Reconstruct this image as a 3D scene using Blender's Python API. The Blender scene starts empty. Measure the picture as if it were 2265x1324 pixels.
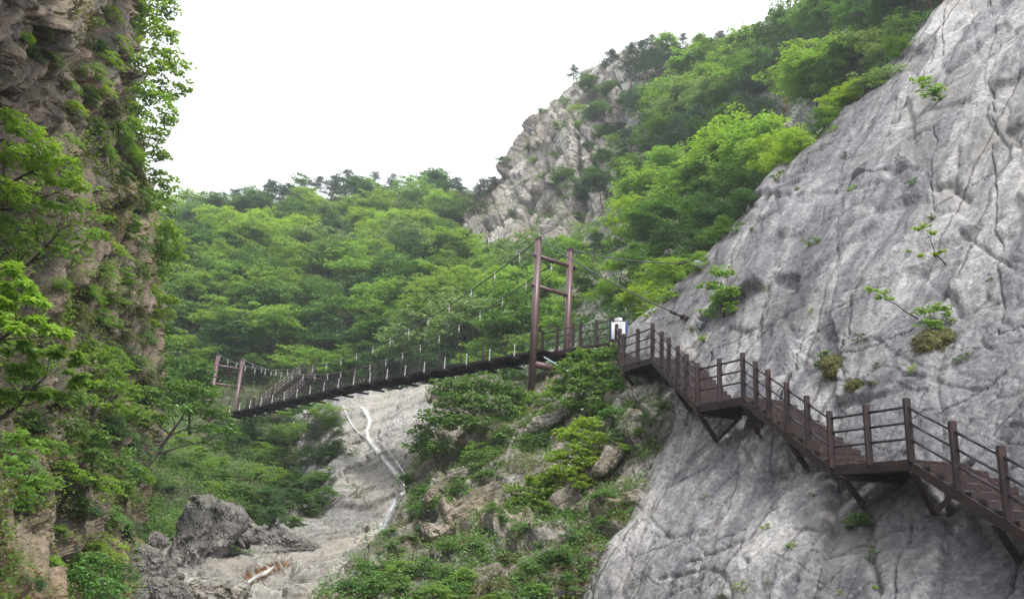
import bpy, math, random
import numpy as np
from mathutils import Vector
from mathutils.bvhtree import BVHTree
rng = np.random.default_rng(7)
random.seed(7)
SC = bpy.context.scene
COL = SC.collection

# ------------------------------------------------------------------ camera model
F = 1804.0
PT = math.radians(16.5)
RL = math.radians(3.3)
fw = np.array([0, math.cos(PT), math.sin(PT)])
_r0 = np.array([1.0, 0, 0]); _u0 = np.array([0, -math.sin(PT), math.cos(PT)])
CR = math.cos(RL) * _r0 + math.sin(RL) * _u0
CU = -math.sin(RL) * _r0 + math.cos(RL) * _u0

def P(px, py, d):
    "world point seen at photo position (px, py) at distance d along the view"
    return d * (fw + CR * (px - 1132.5) / F + CU * (662 - py) / F)

def proj(p):
    p = np.asarray(p, float); d = p @ fw
    return 1132.5 + F * (p @ CR) / d, 662 - F * (p @ CU) / d, d

# ------------------------------------------------------------------ numpy noise
M32 = np.uint32
def _h(ix, iy, iz, seed):
    with np.errstate(over='ignore'):
        h = (ix.astype(M32) * M32(374761393)) ^ (iy.astype(M32) * M32(668265263)) ^ (iz.astype(M32) * M32(2147483647 - 58)) ^ M32(seed * 1013904223 % 4294967296)
        h = (h ^ (h >> M32(13))) * M32(1274126177)
        h = (h ^ (h >> M32(15))) * M32(2246822519)
        h = h ^ (h >> M32(16))
    return h

def _hf(ix, iy, iz, seed):
    return _h(ix, iy, iz, seed).astype(np.float64) / 4294967295.0

def gnoise(p, seed=0):
    i = np.floor(p).astype(np.int64); f = p - i
    u = f * f * f * (f * (f * 6 - 15) + 10)
    out = 0
    for dx in (0, 1):
        for dy in (0, 1):
            for dz in (0, 1):
                h = _h(i[:, 0] + dx, i[:, 1] + dy, i[:, 2] + dz, seed)
                gx = (h & M32(1023)).astype(float) / 511.5 - 1
                gy = ((h >> M32(10)) & M32(1023)).astype(float) / 511.5 - 1
                gz = ((h >> M32(20)) & M32(1023)).astype(float) / 511.5 - 1
                v = gx * (f[:, 0] - dx) + gy * (f[:, 1] - dy) + gz * (f[:, 2] - dz)
                w = (u[:, 0] if dx else 1 - u[:, 0]) * (u[:, 1] if dy else 1 - u[:, 1]) * (u[:, 2] if dz else 1 - u[:, 2])
                out = out + v * w
    return out

def fbm(p, o=4, seed=0, g=0.5):
    a = 1; s = 0
    for k in range(o):
        s = s + a * gnoise(p, seed + k); p = p * 2.03 + 3.1; a *= g
    return s

def ridged(p, o=4, seed=0, g=0.5):
    a = 1; s = 0
    for k in range(o):
        s = s + a * (1 - 2.2 * np.abs(gnoise(p, seed + k))); p = p * 2.1 + 5.7; a *= g
    return s

def voro(p, seed=0):
    "F1, F2, id hash and vector from the winning centre"
    i = np.floor(p).astype(np.int64)
    n = len(p); F1 = np.full(n, 9.0); F2 = np.full(n, 9.0); idh = np.zeros(n, M32); vec = np.zeros((n, 3))
    for dx in (-1, 0, 1):
        for dy in (-1, 0, 1):
            for dz in (-1, 0, 1):
                cx, cy, cz = i[:, 0] + dx, i[:, 1] + dy, i[:, 2] + dz
                h = _h(cx, cy, cz, seed)
                q = np.stack([cx + (h & M32(1023)) / 1023., cy + ((h >> M32(10)) & M32(1023)) / 1023., cz + ((h >> M32(20)) & M32(1023)) / 1023.], 1)
                v = p - q; d = np.sqrt((v * v).sum(1))
                m = d < F1
                F2 = np.where(m, F1, np.minimum(F2, d)); F1 = np.where(m, d, F1)
                idh = np.where(m, h, idh); vec[m] = v[m]
    return F1, F2, idh, vec

def blocks(p, seed=0, tilt=0.9, crack=0.35, cw=0.07):
    "faceted fractured-rock height: every cell its own offset and slope, dark joints between"
    F1, F2, h, v = voro(p, seed)
    a = ((h * M32(2654435761)) >> M32(8)).astype(float) / 16777215. - .5
    b = ((h * M32(2246822519)) >> M32(8)).astype(float) / 16777215. - .5
    c = ((h * M32(3266489917)) >> M32(8)).astype(float) / 16777215. - .5
    out = a * 1.0 + tilt * (b * v[:, 0] + c * v[:, 1] + (a - c) * v[:, 2])
    return out - crack * np.exp(-(F2 - F1) / cw)

def bricks(p, B, size, seed=0, tilt=.8, crack=.3, cw=.05, warp=.25, ws=1.0):
    "angular jointed blocks: an offset brick lattice in the rock's own bedding frame B (rows = axes), broken by noise"
    B = np.asarray(B, float); B = B / np.linalg.norm(B, axis=1, keepdims=True)
    sz = np.asarray(size, float); q = p @ B.T / sz
    sm = float(np.median(sz)); w = np.stack([fbm(p / (ws * sm), 3, seed + 40), fbm(p / (ws * sm) + 9, 3, seed + 50), fbm(p / (ws * sm) - 7, 3, seed + 60)], 1)
    q = q + warp * w * 2
    z = np.zeros(len(q), np.int64)
    i0 = np.floor(q[:, 0]).astype(np.int64); f0 = q[:, 0] - i0
    q1 = q[:, 1] + _hf(i0, z, z, seed) * 7; i1 = np.floor(q1).astype(np.int64); f1 = q1 - i1
    q2 = q[:, 2] + _hf(i0, i1, z, seed + 1) * 7; i2 = np.floor(q2).astype(np.int64); f2 = q2 - i2
    a = _hf(i0, i1, i2, seed + 2) - .5; b = _hf(i0, i1, i2, seed + 3) - .5; c = _hf(i0, i1, i2, seed + 4) - .5; e = _hf(i0, i1, i2, seed + 5) - .5
    out = a + tilt * (b * (f0 - .5) + c * (f1 - .5) + e * (f2 - .5))
    ed = np.minimum(np.minimum(f0, 1 - f0) * sz[0], np.minimum(np.minimum(f1, 1 - f1) * sz[1], np.minimum(f2, 1 - f2) * sz[2]))
    return out - crack * np.exp(-ed / cw)

# ------------------------------------------------------------------ object helpers
def tag(o, label=None, cat=None, group=None, kind=None):
    if label: o['label'] = label
    if cat: o['category'] = cat
    if group: o['group'] = group
    if kind: o['kind'] = kind
    return o

def empty(name, loc, rz=0):
    o = bpy.data.objects.new(name, None); COL.objects.link(o)
    o.location = loc; o.rotation_euler = (0, 0, rz); o.empty_display_size = .2
    return o

def mesh_np(name, V, Q, mat, parent=None, origin=None, smooth=True):
    "mesh object from numpy verts and quad / tri index arrays"
    V = np.asarray(V, np.float32)
    if origin is not None: V = V - np.asarray(origin, np.float32)
    me = bpy.data.meshes.new(name)
    Q = np.asarray(Q, np.int32); k = Q.shape[1]
    me.vertices.add(len(V)); me.vertices.foreach_set('co', V.ravel())
    me.loops.add(Q.size); me.loops.foreach_set('vertex_index', Q.ravel())
    me.polygons.add(len(Q)); me.polygons.foreach_set('loop_start', np.arange(0, Q.size, k, dtype=np.int32))
    me.polygons.foreach_set('loop_total', np.full(len(Q), k, np.int32))
    me.polygons.foreach_set('use_smooth', np.full(len(Q), smooth))
    me.update(calc_edges=True)
    if mat: me.materials.append(mat)
    o = bpy.data.objects.new(name, me); COL.objects.link(o)
    if parent is not None: o.parent = parent
    elif origin is not None: o.location = origin
    return o

class MB:
    "collects boxes, beams and tubes (world coordinates) into one mesh"
    def __init__(s): s.v = []; s.f = []
    def box8(s, c):
        n = len(s.v); s.v += [tuple(x) for x in c]
        for q in ((0, 3, 2, 1), (4, 5, 6, 7), (0, 1, 5, 4), (1, 2, 6, 5), (2, 3, 7, 6), (3, 0, 4, 7)):
            s.f.append(tuple(n + i for i in q))
    def beam(s, a, b, w, h, up=(0, 0, 1), bev=True):
        a = Vector(a); b = Vector(b); d = (b - a).normalized(); up = Vector(up)
        if abs(d.dot(up)) > .98: up = Vector((0, 1, 0))
        x = d.cross(up).normalized(); y = x.cross(d).normalized()
        hw, hh = w / 2, h / 2
        if not bev:
            s.box8([p + x * sx * hw + y * sy * hh for p in (a, b) for sx, sy in ((-1, -1), (1, -1), (1, 1), (-1, 1))]); return
        c = min(w, h) * .14
        prof = [(-hw + c, -hh), (hw - c, -hh), (hw, -hh + c), (hw, hh - c), (hw - c, hh), (-hw + c, hh), (-hw, hh - c), (-hw, -hh + c)]
        n = len(s.v)
        for p in (a, b):
            for u, v in prof: s.v.append(tuple(p + x * u + y * v))
        for i in range(8): s.f.append((n + i, n + (i + 1) % 8, n + 8 + (i + 1) % 8, n + 8 + i))
        s.f.append(tuple(n + 7 - i for i in range(8))); s.f.append(tuple(n + 8 + i for i in range(8)))
    def tube(s, pts, r, k=8, cap=True):
        pts = [Vector(p) for p in pts]
        if not hasattr(r, '__len__'): r = [r] * len(pts)
        n0 = len(s.v); ref = Vector((0, 0, 1)); 
        d0 = (pts[-1] - pts[0]).normalized()
        if abs(d0.z) > .8: ref = Vector((1, .2, 0))
        for i, p in enumerate(pts):
            d = (pts[min(i + 1, len(pts) - 1)] - pts[max(i - 1, 0)]).normalized()
            x = d.cross(ref).normalized(); y = x.cross(d).normalized()
            for j in range(k):
                t = 2 * math.pi * j / k
                s.v.append(tuple(p + (x * math.cos(t) + y * math.sin(t)) * r[i]))
        for i in range(len(pts) - 1):
            for j in range(k):
                a = n0 + i * k + j; b = n0 + i * k + (j + 1) % k
                s.f.append((a, b, b + k, a + k))
        if cap:
            s.f.append(tuple(n0 + k - 1 - j for j in range(k))); m = n0 + (len(pts) - 1) * k
            s.f.append(tuple(m + j for j in range(k)))
    def build(s, name, mat, parent=None, origin=(0, 0, 0), smooth=False):
        me = bpy.data.meshes.new(name); o0 = Vector(origin)
        me.from_pydata([tuple(Vector(v) - o0) for v in s.v], [], s.f); me.update()
        if mat: me.materials.append(mat)
        if smooth: me.polygons.foreach_set('use_smooth', [len(p.vertices) == 4 for p in me.polygons])
        o = bpy.data.objects.new(name, me); COL.objects.link(o)
        if parent is not None: o.parent = parent
        else: o.location = origin
        return o

# ------------------------------------------------------------------ materials
def newmat(name):
    m = bpy.data.materials.new(name); m.use_nodes = True
    nt = m.node_tree; nt.nodes.clear()
    out = nt.nodes.new('ShaderNodeOutputMaterial')
    return m, nt, out

def N(nt, t, **kw):
    n = nt.nodes.new(t)
    for k, v in kw.items():
        if k.startswith('i_'):
            n.inputs[k[2:].replace('_', ' ')].default_value = v
        else: setattr(n, k, v)
    return n

def ramp(nt, fac, stops):
    r = nt.nodes.new('ShaderNodeValToRGB'); e = r.color_ramp.elements
    while len(e) > 1: e.remove(e[-1])
    e[0].position = stops[0][0]; e[0].color = (*stops[0][1], 1)
    for p, c in stops[1:]:
        x = e.new(p); x.color = (*c, 1)
    nt.links.new(fac, r.inputs[0]); return r.outputs[0]

def mixc(nt, fac, a, b, mode='MIX'):
    m = nt.nodes.new('ShaderNodeMix'); m.data_type = 'RGBA'; m.blend_type = mode
    L = nt.links
    for s, v in ((0, fac), (6, a), (7, b)):
        if hasattr(v, 'node'): L.new(v, m.inputs[s])
        else: m.inputs[s].default_value = v if s == 0 else (*v, 1)
    return m.outputs[2]

def mathn(nt, op, a, b=None, clamp=False):
    m = nt.nodes.new('ShaderNodeMath'); m.operation = op; m.use_clamp = clamp
    for i, v in enumerate((a, b)):
        if v is None: continue
        if hasattr(v, 'node'): nt.links.new(v, m.inputs[i])
        else: m.inputs[i].default_value = v
    return m.outputs[0]

def noise_tex(nt, vec, scale, detail=6, rough=.6, dist=0):
    n = N(nt, 'ShaderNodeTexNoise'); n.inputs['Scale'].default_value = scale
    n.inputs['Detail'].default_value = detail; n.inputs['Roughness'].default_value = rough
    n.inputs['Distortion'].default_value = dist
    nt.links.new(vec, n.inputs['Vector']); return n.outputs['Fac']

def rock_mat(name, tones, rot=(0, 0, 0), stretch=(1, 1, 1), stain=.5, stain_col=(.07, .07, .075), warm=None,
             moss=0.0, mosscol=(.07, .09, .03), soil=0.0, soilcol=(.16, .11, .07), scale=1.0, bump=1.0, seed=0, wet=0.0):
    m, nt, out = newmat(name); L = nt.links
    tc = N(nt, 'ShaderNodeTexCoord')
    mp = N(nt, 'ShaderNodeMapping'); mp.inputs['Location'].default_value = (seed * 3.1, seed * 1.7, seed)
    mp.inputs['Rotation'].default_value = rot
    L.new(tc.outputs['Object'], mp.inputs['Vector']); V0 = tc.outputs['Object']
    mp2 = N(nt, 'ShaderNodeMapping'); mp2.vector_type = 'POINT'; mp2.inputs['Scale'].default_value = stretch
    L.new(mp.outputs[0], mp2.inputs['Vector']); VS = mp2.outputs[0]
    n1 = noise_tex(nt, VS, .35 * scale, 5, .62, .6)
    n2 = noise_tex(nt, V0, 2.2 * scale, 5, .72)
    n3 = noise_tex(nt, V0, 9 * scale, 3, .75)
    base = ramp(nt, mathn(nt, 'ADD', mathn(nt, 'MULTIPLY', n1, .65), mathn(nt, 'MULTIPLY', n2, .35)),
                [(.36, tones[0]), (.48, tones[1]), (.60, tones[2])])
    speck = ramp(nt, n3, [(.33, (.42, .42, .46)), (.48, (1, 1, 1)), (.66, (1.5, 1.47, 1.42))])
    col = mixc(nt, .75, base, speck, 'MULTIPLY')
    if warm:
        nw = noise_tex(nt, V0, .22 * scale, 5, .6)
        col = mixc(nt, mathn(nt, 'MULTIPLY', ramp(nt, nw, [(.5, (0, 0, 0)), (.66, (1, 1, 1))]), .7), col, warm)
    # water streaks running down the dip, with a shape of their own
    ns = noise_tex(nt, VS, 1.1 * scale, 4, .65, .3)
    st = ramp(nt, ns, [(.50, (0, 0, 0)), (.63, (1, 1, 1))])
    col = mixc(nt, mathn(nt, 'MULTIPLY', st, stain), col, stain_col)
    # pale lichen flecks
    vo = N(nt, 'ShaderNodeTexVoronoi'); vo.inputs['Scale'].default_value = 3.2 * scale
    L.new(V0, vo.inputs['Vector'])
    li = ramp(nt, mathn(nt, 'ADD', vo.outputs['Distance'], mathn(nt, 'MULTIPLY', n3, .5)), [(.34, (1, 1, 1)), (.42, (0, 0, 0))])
    col = mixc(nt, mathn(nt, 'MULTIPLY', li, .28), col, tuple(min(.6, c * 1.45) for c in tones[2]))
    geo = N(nt, 'ShaderNodeNewGeometry'); sx = N(nt, 'ShaderNodeSeparateXYZ'); L.new(geo.outputs['True Normal'], sx.inputs[0])
    if soil:
        nn = noise_tex(nt, V0, .8 * scale, 4, .65)
        fac = mathn(nt, 'MULTIPLY', ramp(nt, mathn(nt, 'ADD', nn, mathn(nt, 'MULTIPLY', sx.outputs[2], .35)), [(.62, (0, 0, 0)), (.74, (1, 1, 1))]), soil)
        col = mixc(nt, fac, col, mixc(nt, n3, soilcol, tuple(c * .45 for c in soilcol)))
    if moss:
        nn = noise_tex(nt, V0, 1.3 * scale, 4, .7)
        fac = mathn(nt, 'MULTIPLY', ramp(nt, mathn(nt, 'ADD', nn, mathn(nt, 'MULTIPLY', sx.outputs[2], .3)), [(.60, (0, 0, 0)), (.72, (1, 1, 1))]), moss)
        col = mixc(nt, fac, col, mixc(nt, n3, mosscol, tuple(c * .5 for c in mosscol)))
    b = N(nt, 'ShaderNodeBsdfPrincipled'); L.new(col, b.inputs['Base Color'])
    b.inputs['Roughness'].default_value = .85 - wet * .5; b.inputs['Specular IOR Level'].default_value = .3
    # bump: grain, pits and thin joints
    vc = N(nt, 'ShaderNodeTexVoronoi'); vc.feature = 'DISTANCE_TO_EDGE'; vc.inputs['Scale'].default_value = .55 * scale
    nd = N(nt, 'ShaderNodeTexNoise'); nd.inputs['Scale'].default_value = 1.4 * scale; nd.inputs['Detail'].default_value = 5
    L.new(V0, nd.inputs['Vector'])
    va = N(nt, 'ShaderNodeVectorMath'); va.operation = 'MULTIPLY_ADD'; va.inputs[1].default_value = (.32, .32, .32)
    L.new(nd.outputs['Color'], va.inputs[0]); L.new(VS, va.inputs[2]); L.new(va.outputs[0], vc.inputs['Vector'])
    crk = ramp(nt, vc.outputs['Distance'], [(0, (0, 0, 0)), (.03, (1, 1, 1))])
    crack_shade_dirt = ramp(nt, vc.outputs['Distance'], [(0, (.38, .36, .36)), (.012, (.55, .53, .53)), (.03, (1, 1, 1))])  # joint lines darkened in the base colour: shade of open cracks, plus dirt
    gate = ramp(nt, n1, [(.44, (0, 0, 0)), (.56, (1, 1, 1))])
    L.new(mixc(nt, gate, col, mixc(nt, 1.0, col, crack_shade_dirt, 'MULTIPLY')), b.inputs['Base Color'])
    hgt = mathn(nt, 'ADD', mathn(nt, 'MULTIPLY', n2, .7), mathn(nt, 'ADD', mathn(nt, 'MULTIPLY', n3, .22), mathn(nt, 'MULTIPLY', crk, .16)))
    bp = N(nt, 'ShaderNodeBump'); bp.inputs['Strength'].default_value = .9; bp.inputs['Distance'].default_value = .22 * bump / scale
    L.new(hgt, bp.inputs['Height']); L.new(bp.outputs[0], b.inputs['Normal'])
    L.new(b.outputs[0], out.inputs['Surface'])
    return m

def leaf_mat(name, col, var=.35, trans=.35, rough=.45, hue=.03):
    m, nt, out = newmat(name); L = nt.links
    geo = N(nt, 'ShaderNodeNewGeometry'); oi = N(nt, 'ShaderNodeObjectInfo')
    r1 = geo.outputs['Random Per Island']; r2 = oi.outputs['Random']
    hs = N(nt, 'ShaderNodeHueSaturation'); hs.inputs['Color'].default_value = (*col, 1)
    hv = mathn(nt, 'ADD', .5 - hue, mathn(nt, 'MULTIPLY', mathn(nt, 'ADD', mathn(nt, 'MULTIPLY', r1, .5), mathn(nt, 'MULTIPLY', r2, .5)), 2 * hue))
    vv = mathn(nt, 'ADD', 1.08 - var, mathn(nt, 'MULTIPLY', mathn(nt, 'ADD', mathn(nt, 'MULTIPLY', r1, 1.2), mathn(nt, 'MULTIPLY', r2, .8)), var))
    L.new(hv, hs.inputs['Hue']); L.new(vv, hs.inputs['Value'])
    b = N(nt, 'ShaderNodeBsdfPrincipled'); L.new(hs.outputs[0], b.inputs['Base Color']); b.inputs['Roughness'].default_value = rough
    b.inputs['Specular IOR Level'].default_value = .35
    t = N(nt, 'ShaderNodeBsdfTranslucent')
    tcol = mixc(nt, .5, hs.outputs[0], (col[0] * 1.7, col[1] * 1.7, col[2] * .5))
    L.new(tcol, t.inputs['Color'])
    mx = N(nt, 'ShaderNodeMixShader'); mx.inputs[0].default_value = trans
    L.new(b.outputs[0], mx.inputs[1]); L.new(t.outputs[0], mx.inputs[2]); L.new(mx.outputs[0], out.inputs['Surface'])
    return m

def plain_mat(name, col, rough=.6, metal=0, var=.25, scale=4, spec=.5, rust=None, bumpd=.01):
    m, nt, out = newmat(name); L = nt.links
    tc = N(nt, 'ShaderNodeTexCoord'); n = noise_tex(nt, tc.outputs['Object'], scale, 6, .65)
    c = ramp(nt, n, [(.3, tuple(x * (1 - var) for x in col)), (.7, tuple(min(1, x * (1 + var)) for x in col))])
    if rust:
        n2 = noise_tex(nt, tc.outputs['Object'], scale * 1.7, 8, .7)
        c = mixc(nt, ramp(nt, n2, [(.53, (0, 0, 0)), (.64, (1, 1, 1))]), c, rust)
    b = N(nt, 'ShaderNodeBsdfPrincipled'); L.new(c, b.inputs['Base Color'])
    b.inputs['Roughness'].default_value = rough; b.inputs['Metallic'].default_value = metal; b.inputs['Specular IOR Level'].default_value = spec
    n3 = noise_tex(nt, tc.outputs['Object'], scale * 6, 4, .6)
    bp = N(nt, 'ShaderNodeBump'); bp.inputs['Strength'].default_value = .5; bp.inputs['Distance'].default_value = bumpd
    L.new(n3, bp.inputs['Height']); L.new(bp.outputs[0], b.inputs['Normal'])
    L.new(b.outputs[0], out.inputs['Surface']); return m

# ------------------------------------------------------------------ terrain sheets
def catmull(A, n):
    "interpolate rows of A (k, ...) to n samples"
    k = len(A); t = np.linspace(0, k - 1, n); i = np.clip(np.floor(t).astype(int), 0, k - 2); f = (t - i)
    f = f.reshape(-1, *([1] * (A.ndim - 1)))
    g = lambda j: A[np.clip(j, 0, k - 1)]
    p0, p1, p2, p3 = g(i - 1), g(i), g(i + 1), g(i + 2)
    p0 = np.where((i - 1 < 0).reshape(f.shape), 2 * p1 - p2, p0); p3 = np.where((i + 2 > k - 1).reshape(f.shape), 2 * p2 - p1, p3)
    return .5 * ((2 * p1) + (-p0 + p2) * f + (2 * p0 - 5 * p1 + 4 * p2 - p3) * f ** 2 + (-p0 + 3 * p1 - 3 * p2 + p3) * f ** 3)

BVH = {}
SHEETV = {}
def sheet(name, ctrl, nu, nv, disp, mat, label, cat, kind='structure', group=None, smooth=True, blur=1, post=None):
    A = np.asarray(ctrl, float)                          # rows x cols x 3, world
    G = catmull(A, nv); G = np.swapaxes(catmull(np.swapaxes(G, 0, 1), nu), 0, 1)
    du = np.gradient(G, axis=1); dv = np.gradient(G, axis=0)
    n = np.cross(du, dv).reshape(-1, 3); n /= (np.linalg.norm(n, axis=1, keepdims=True) + 1e-9)
    p = G.reshape(-1, 3)
    flip = np.sign(np.median((-p * n).sum(1))); n = n * flip
    q = disp(p, n)
    D = (q - p).reshape(nv, nu, 3)
    for _ in range(blur):                                # wear the sharpest steps down so they do not shear single faces
        E_ = np.pad(D, ((1, 1), (1, 1), (0, 0)), mode='edge')
        D = (E_[:-2, 1:-1] + E_[2:, 1:-1] + E_[1:-1, :-2] + E_[1:-1, 2:] + 2 * D) / 6
    q = p + D.reshape(-1, 3)
    if post is not None: q = q + n * post(p)[:, None]
    a = (np.arange(nv - 1)[:, None] * nu + np.arange(nu - 1)[None]).ravel()
    Q = np.stack([a, a + nu, a + nu + 1, a + 1], 1)
    if flip < 0: Q = Q[:, ::-1]
    o = mesh_np(name, q, Q, mat, smooth=smooth)
    tag(o, label, cat, group, kind)
    qg = q.reshape(nv, nu, 3); s = max(1, nu // 220)
    qs = qg[::s, ::s]; h, w = qs.shape[:2]
    a = (np.arange(h - 1)[:, None] * w + np.arange(w - 1)[None]).ravel()
    BVH[name] = BVHTree.FromPolygons([tuple(v) for v in qs.reshape(-1, 3)], [tuple(int(z) for z in r) for r in np.stack([a, a + w, a + w + 1, a + 1], 1)])
    gu = np.gradient(qg, axis=1); gv = np.gradient(qg, axis=0); nn = np.cross(gu, gv).reshape(-1, 3)
    nn /= (np.linalg.norm(nn, axis=1, keepdims=True) + 1e-9)
    SHEETV[name] = (q, nn * flip)
    return o

def hit(px, py, names=None):
    d = P(px, py, 1.0); L = np.linalg.norm(d); best = None
    for nm in (names or BVH):
        loc, nor, idx, dist = BVH[nm].ray_cast(Vector((0, 0, 0)), Vector(d / L))
        if loc is not None and (best is None or dist < best[2]): best = (np.array(loc), np.array(nor), dist, nm)
    return best
# ------------------------------------------------------------------ terrain
def rows(R): return [[P(*c) for c in r] for r in R]
def dip(n):
    "strike and dip vectors of a plane with normal n"
    s = np.cross([0, 0, 1], n); s /= np.linalg.norm(s); t = np.cross(n, s); return s, t
def loc(p, n0, k):
    s, t = dip(n0); return np.stack([p @ s / k[0], p @ t / k[1], p @ n0 / k[2]], 1)

pa = P(1443, 793, 32.5) + [1.6, 0, 0]; pb = P(2232, 1154, 15.5) + [1.6, 0, 0]; pc = P(2090, 0, 45)
SN = np.cross(pb - pa, pc - pa); SN /= np.linalg.norm(SN)
if SN[2] < 0: SN = -SN
def PL(px, py, off=0.0):
    r = P(px, py, 1.0); return r * ((pa @ SN) / (r @ SN)) + SN * off

def euler_for(n0):
    "mapping rotation that turns strike to x, dip to y"
    from mathutils import Matrix
    s, t = dip(n0); return Matrix([list(s), list(t), list(n0)]).to_euler('XYZ')

def euler_rows(B):
    from mathutils import Matrix
    B = np.asarray(B, float); a = B[0] / np.linalg.norm(B[0]); b = B[1] - a * (B[1] @ a); b /= np.linalg.norm(b); return Matrix([list(a), list(b), list(np.cross(a, b))]).to_euler('XYZ')
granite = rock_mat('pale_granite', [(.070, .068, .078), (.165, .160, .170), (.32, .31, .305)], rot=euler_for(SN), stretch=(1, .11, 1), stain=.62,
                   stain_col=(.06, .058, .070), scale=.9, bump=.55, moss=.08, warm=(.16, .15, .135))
# --- right granite slab
left = [(-330, 2350), (-170, 2215), (-60, 2130), (30, 2072), (110, 2012), (200, 1905), (275, 1835), (350, 1762), (440, 1672), (540, 1600), (630, 1502),
        (720, 1392), (790, 1395), (860, 1430), (930, 1462), (1010, 1440), (1090, 1400), (1180, 1352), (1260, 1318), (1340, 1275), (1460, 1220), (1600, 1150)]
OFF = {440: [-.3, .2, .1, -.3, .5, 1.2], 540: [-.3, .3, .2, 0, .2, 1.0], 275: [-.5, .1, .3, -.2, .6, 1.4], 630: [-.2, .2, .5, .3, -.2, .8],
       930: [-.5, -.3, -.3, 0, 0, .3], 1010: [-.7, -.4, -.8, -.5, -.1, .3], 1090: [-.4, -.4, -.6, -.9, -.6, .1], 1180: [-.2, 0, 0, -.6, -1.1, -.2], 1260: [0, .2, .5, .2, -.7, -.5]}
R = []
for y, xl in left:
    xr = 2560; fr = [0, .1, .25, .45, .68, 1]
    of = [v * .35 for v in OFF.get(y, [0, 0, 0, 0, 0, .4])]
    row = [PL(xl + f * (xr - xl), y, o) for f, o in zip(fr, of)]
    if y <= 725: back = [row[0] + np.array([6, 14, -6.]), row[0] + np.array([1.6, 3.6, -.9])]
    else: back = [row[0] + np.array([-2.5, 3, -6.]), row[0] + np.array([-.9, .9, -2.])]
    R.append(back + row)
CR_LINES = [([(1705, 462), (1730, 450), (1752, 446)], 9, .7), ([(1820, 432), (1850, 425), (1885, 408)], 5, .35), ([(2120, 330), (2116, 380), (2112, 425)], 6, .6),
            ([(2070, 415), (2105, 412), (2140, 440)], 13, .9), ([(2130, 515), (2175, 545), (2235, 590)], 7, .5), ([(2085, 640), (2105, 660), (2115, 690)], 13, .8),
            ([(1400, 1110), (1480, 1185), (1560, 1165), (1610, 1120)], 4, .3), ([(1440, 1265), (1560, 1230), (1640, 1200)], 6, .4), ([(1545, 1205), (1500, 1290)], 4, .3),
            ([(1760, 1180), (1820, 1182), (1845, 1165)], 6, .5), ([(1745, 1000), (1750, 1045), (1735, 1070)], 12, .5), ([(1915, 1130), (1925, 1230), (1950, 1320)], 12, .7),
            ([(1830, 285), (1790, 370), (1720, 420)], 4, .35), ([(1640, 400), (1700, 520), (1660, 620)], 4, .3), ([(2050, 700), (1960, 780), (1900, 850)], 6, .35),
            ([(1995, 828), (2025, 832)], 8, .6), ([(1835, 780), (1860, 800), (1880, 850)], 10, .5), ([(1880, 440), (1960, 425), (2010, 400)], 4, .3),
            ([(1985, 120), (2030, 170), (2090, 150)], 5, .4), ([(2210, 100), (2180, 260), (2230, 330)], 7, .45), ([(1620, 640), (1600, 700), (1560, 740)], 8, .35)]
def crack_lines(p, lines):
    d = p @ fw; X = 1132.5 + F * (p @ CR) / d; Y = 662 - F * (p @ CU) / d; out = np.zeros(len(p))
    wob = gnoise(p * 1.7, 91) * 9; X = X + wob; Y = Y + gnoise(p * 1.5, 92) * 7
    for pl, w, dep in lines:
        dd = np.full(len(p), 1e9)
        for (ax, ay), (bx, by) in zip(pl[:-1], pl[1:]):
            vx, vy = bx - ax, by - ay; t = np.clip(((X - ax) * vx + (Y - ay) * vy) / (vx * vx + vy * vy), 0, 1)
            dd = np.minimum(dd, np.hypot(X - ax - t * vx, Y - ay - t * vy))
        out = out + dep * np.exp(-(dd / w) ** 2)
    return out
def edges(p, B, sz, seed, warp, w):
    "thin joint lines of an offset lattice: returns a 0..1 line mask"
    B = np.asarray(B, float); B = B / np.linalg.norm(B, axis=1, keepdims=True); q = p @ B.T / np.asarray(sz)
    q = q + warp * np.stack([fbm(p / 2.2, 4, seed + 3), fbm(p / 2.2 + 5, 4, seed + 4), 0 * p[:, 0]], 1)
    i0 = np.floor(q[:, 0]).astype(np.int64); f0 = q[:, 0] - i0; z = i0 * 0
    q1 = q[:, 1] + _hf(i0, z, z, seed) * 5; i1 = np.floor(q1).astype(np.int64); f1 = q1 - i1
    keep0 = (_hf(i0, i1, z, seed + 1) < .45); keep1 = (_hf(i0, i1, z, seed + 2) < .6)
    return np.maximum(np.exp(-(f0 * sz[0] / w) ** 2) * keep0, np.exp(-(f1 * sz[1] / w) ** 2) * keep1)
def slab_post(p):
    a = loc(p, SN, (1.0, 1.0, 1.0))
    d = -.2 * edges(a, [[1, .25, 0], [-.5, 1, 0], [0, 0, 1]], (2.2, 3.4, 1e6), 501, .13, .045)
    d -= .06 * edges(a, [[1, -.6, 0], [.3, 1, 0], [0, 0, 1]], (.9, 1.6, 1e6), 511, .22, .03)
    d -= .16 * crack_lines(p, [(pl, max(2.6, w * .5), dp) for pl, w, dp in CR_LINES])
    return d + .02 * fbm(a / .22, 3, 520)
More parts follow.
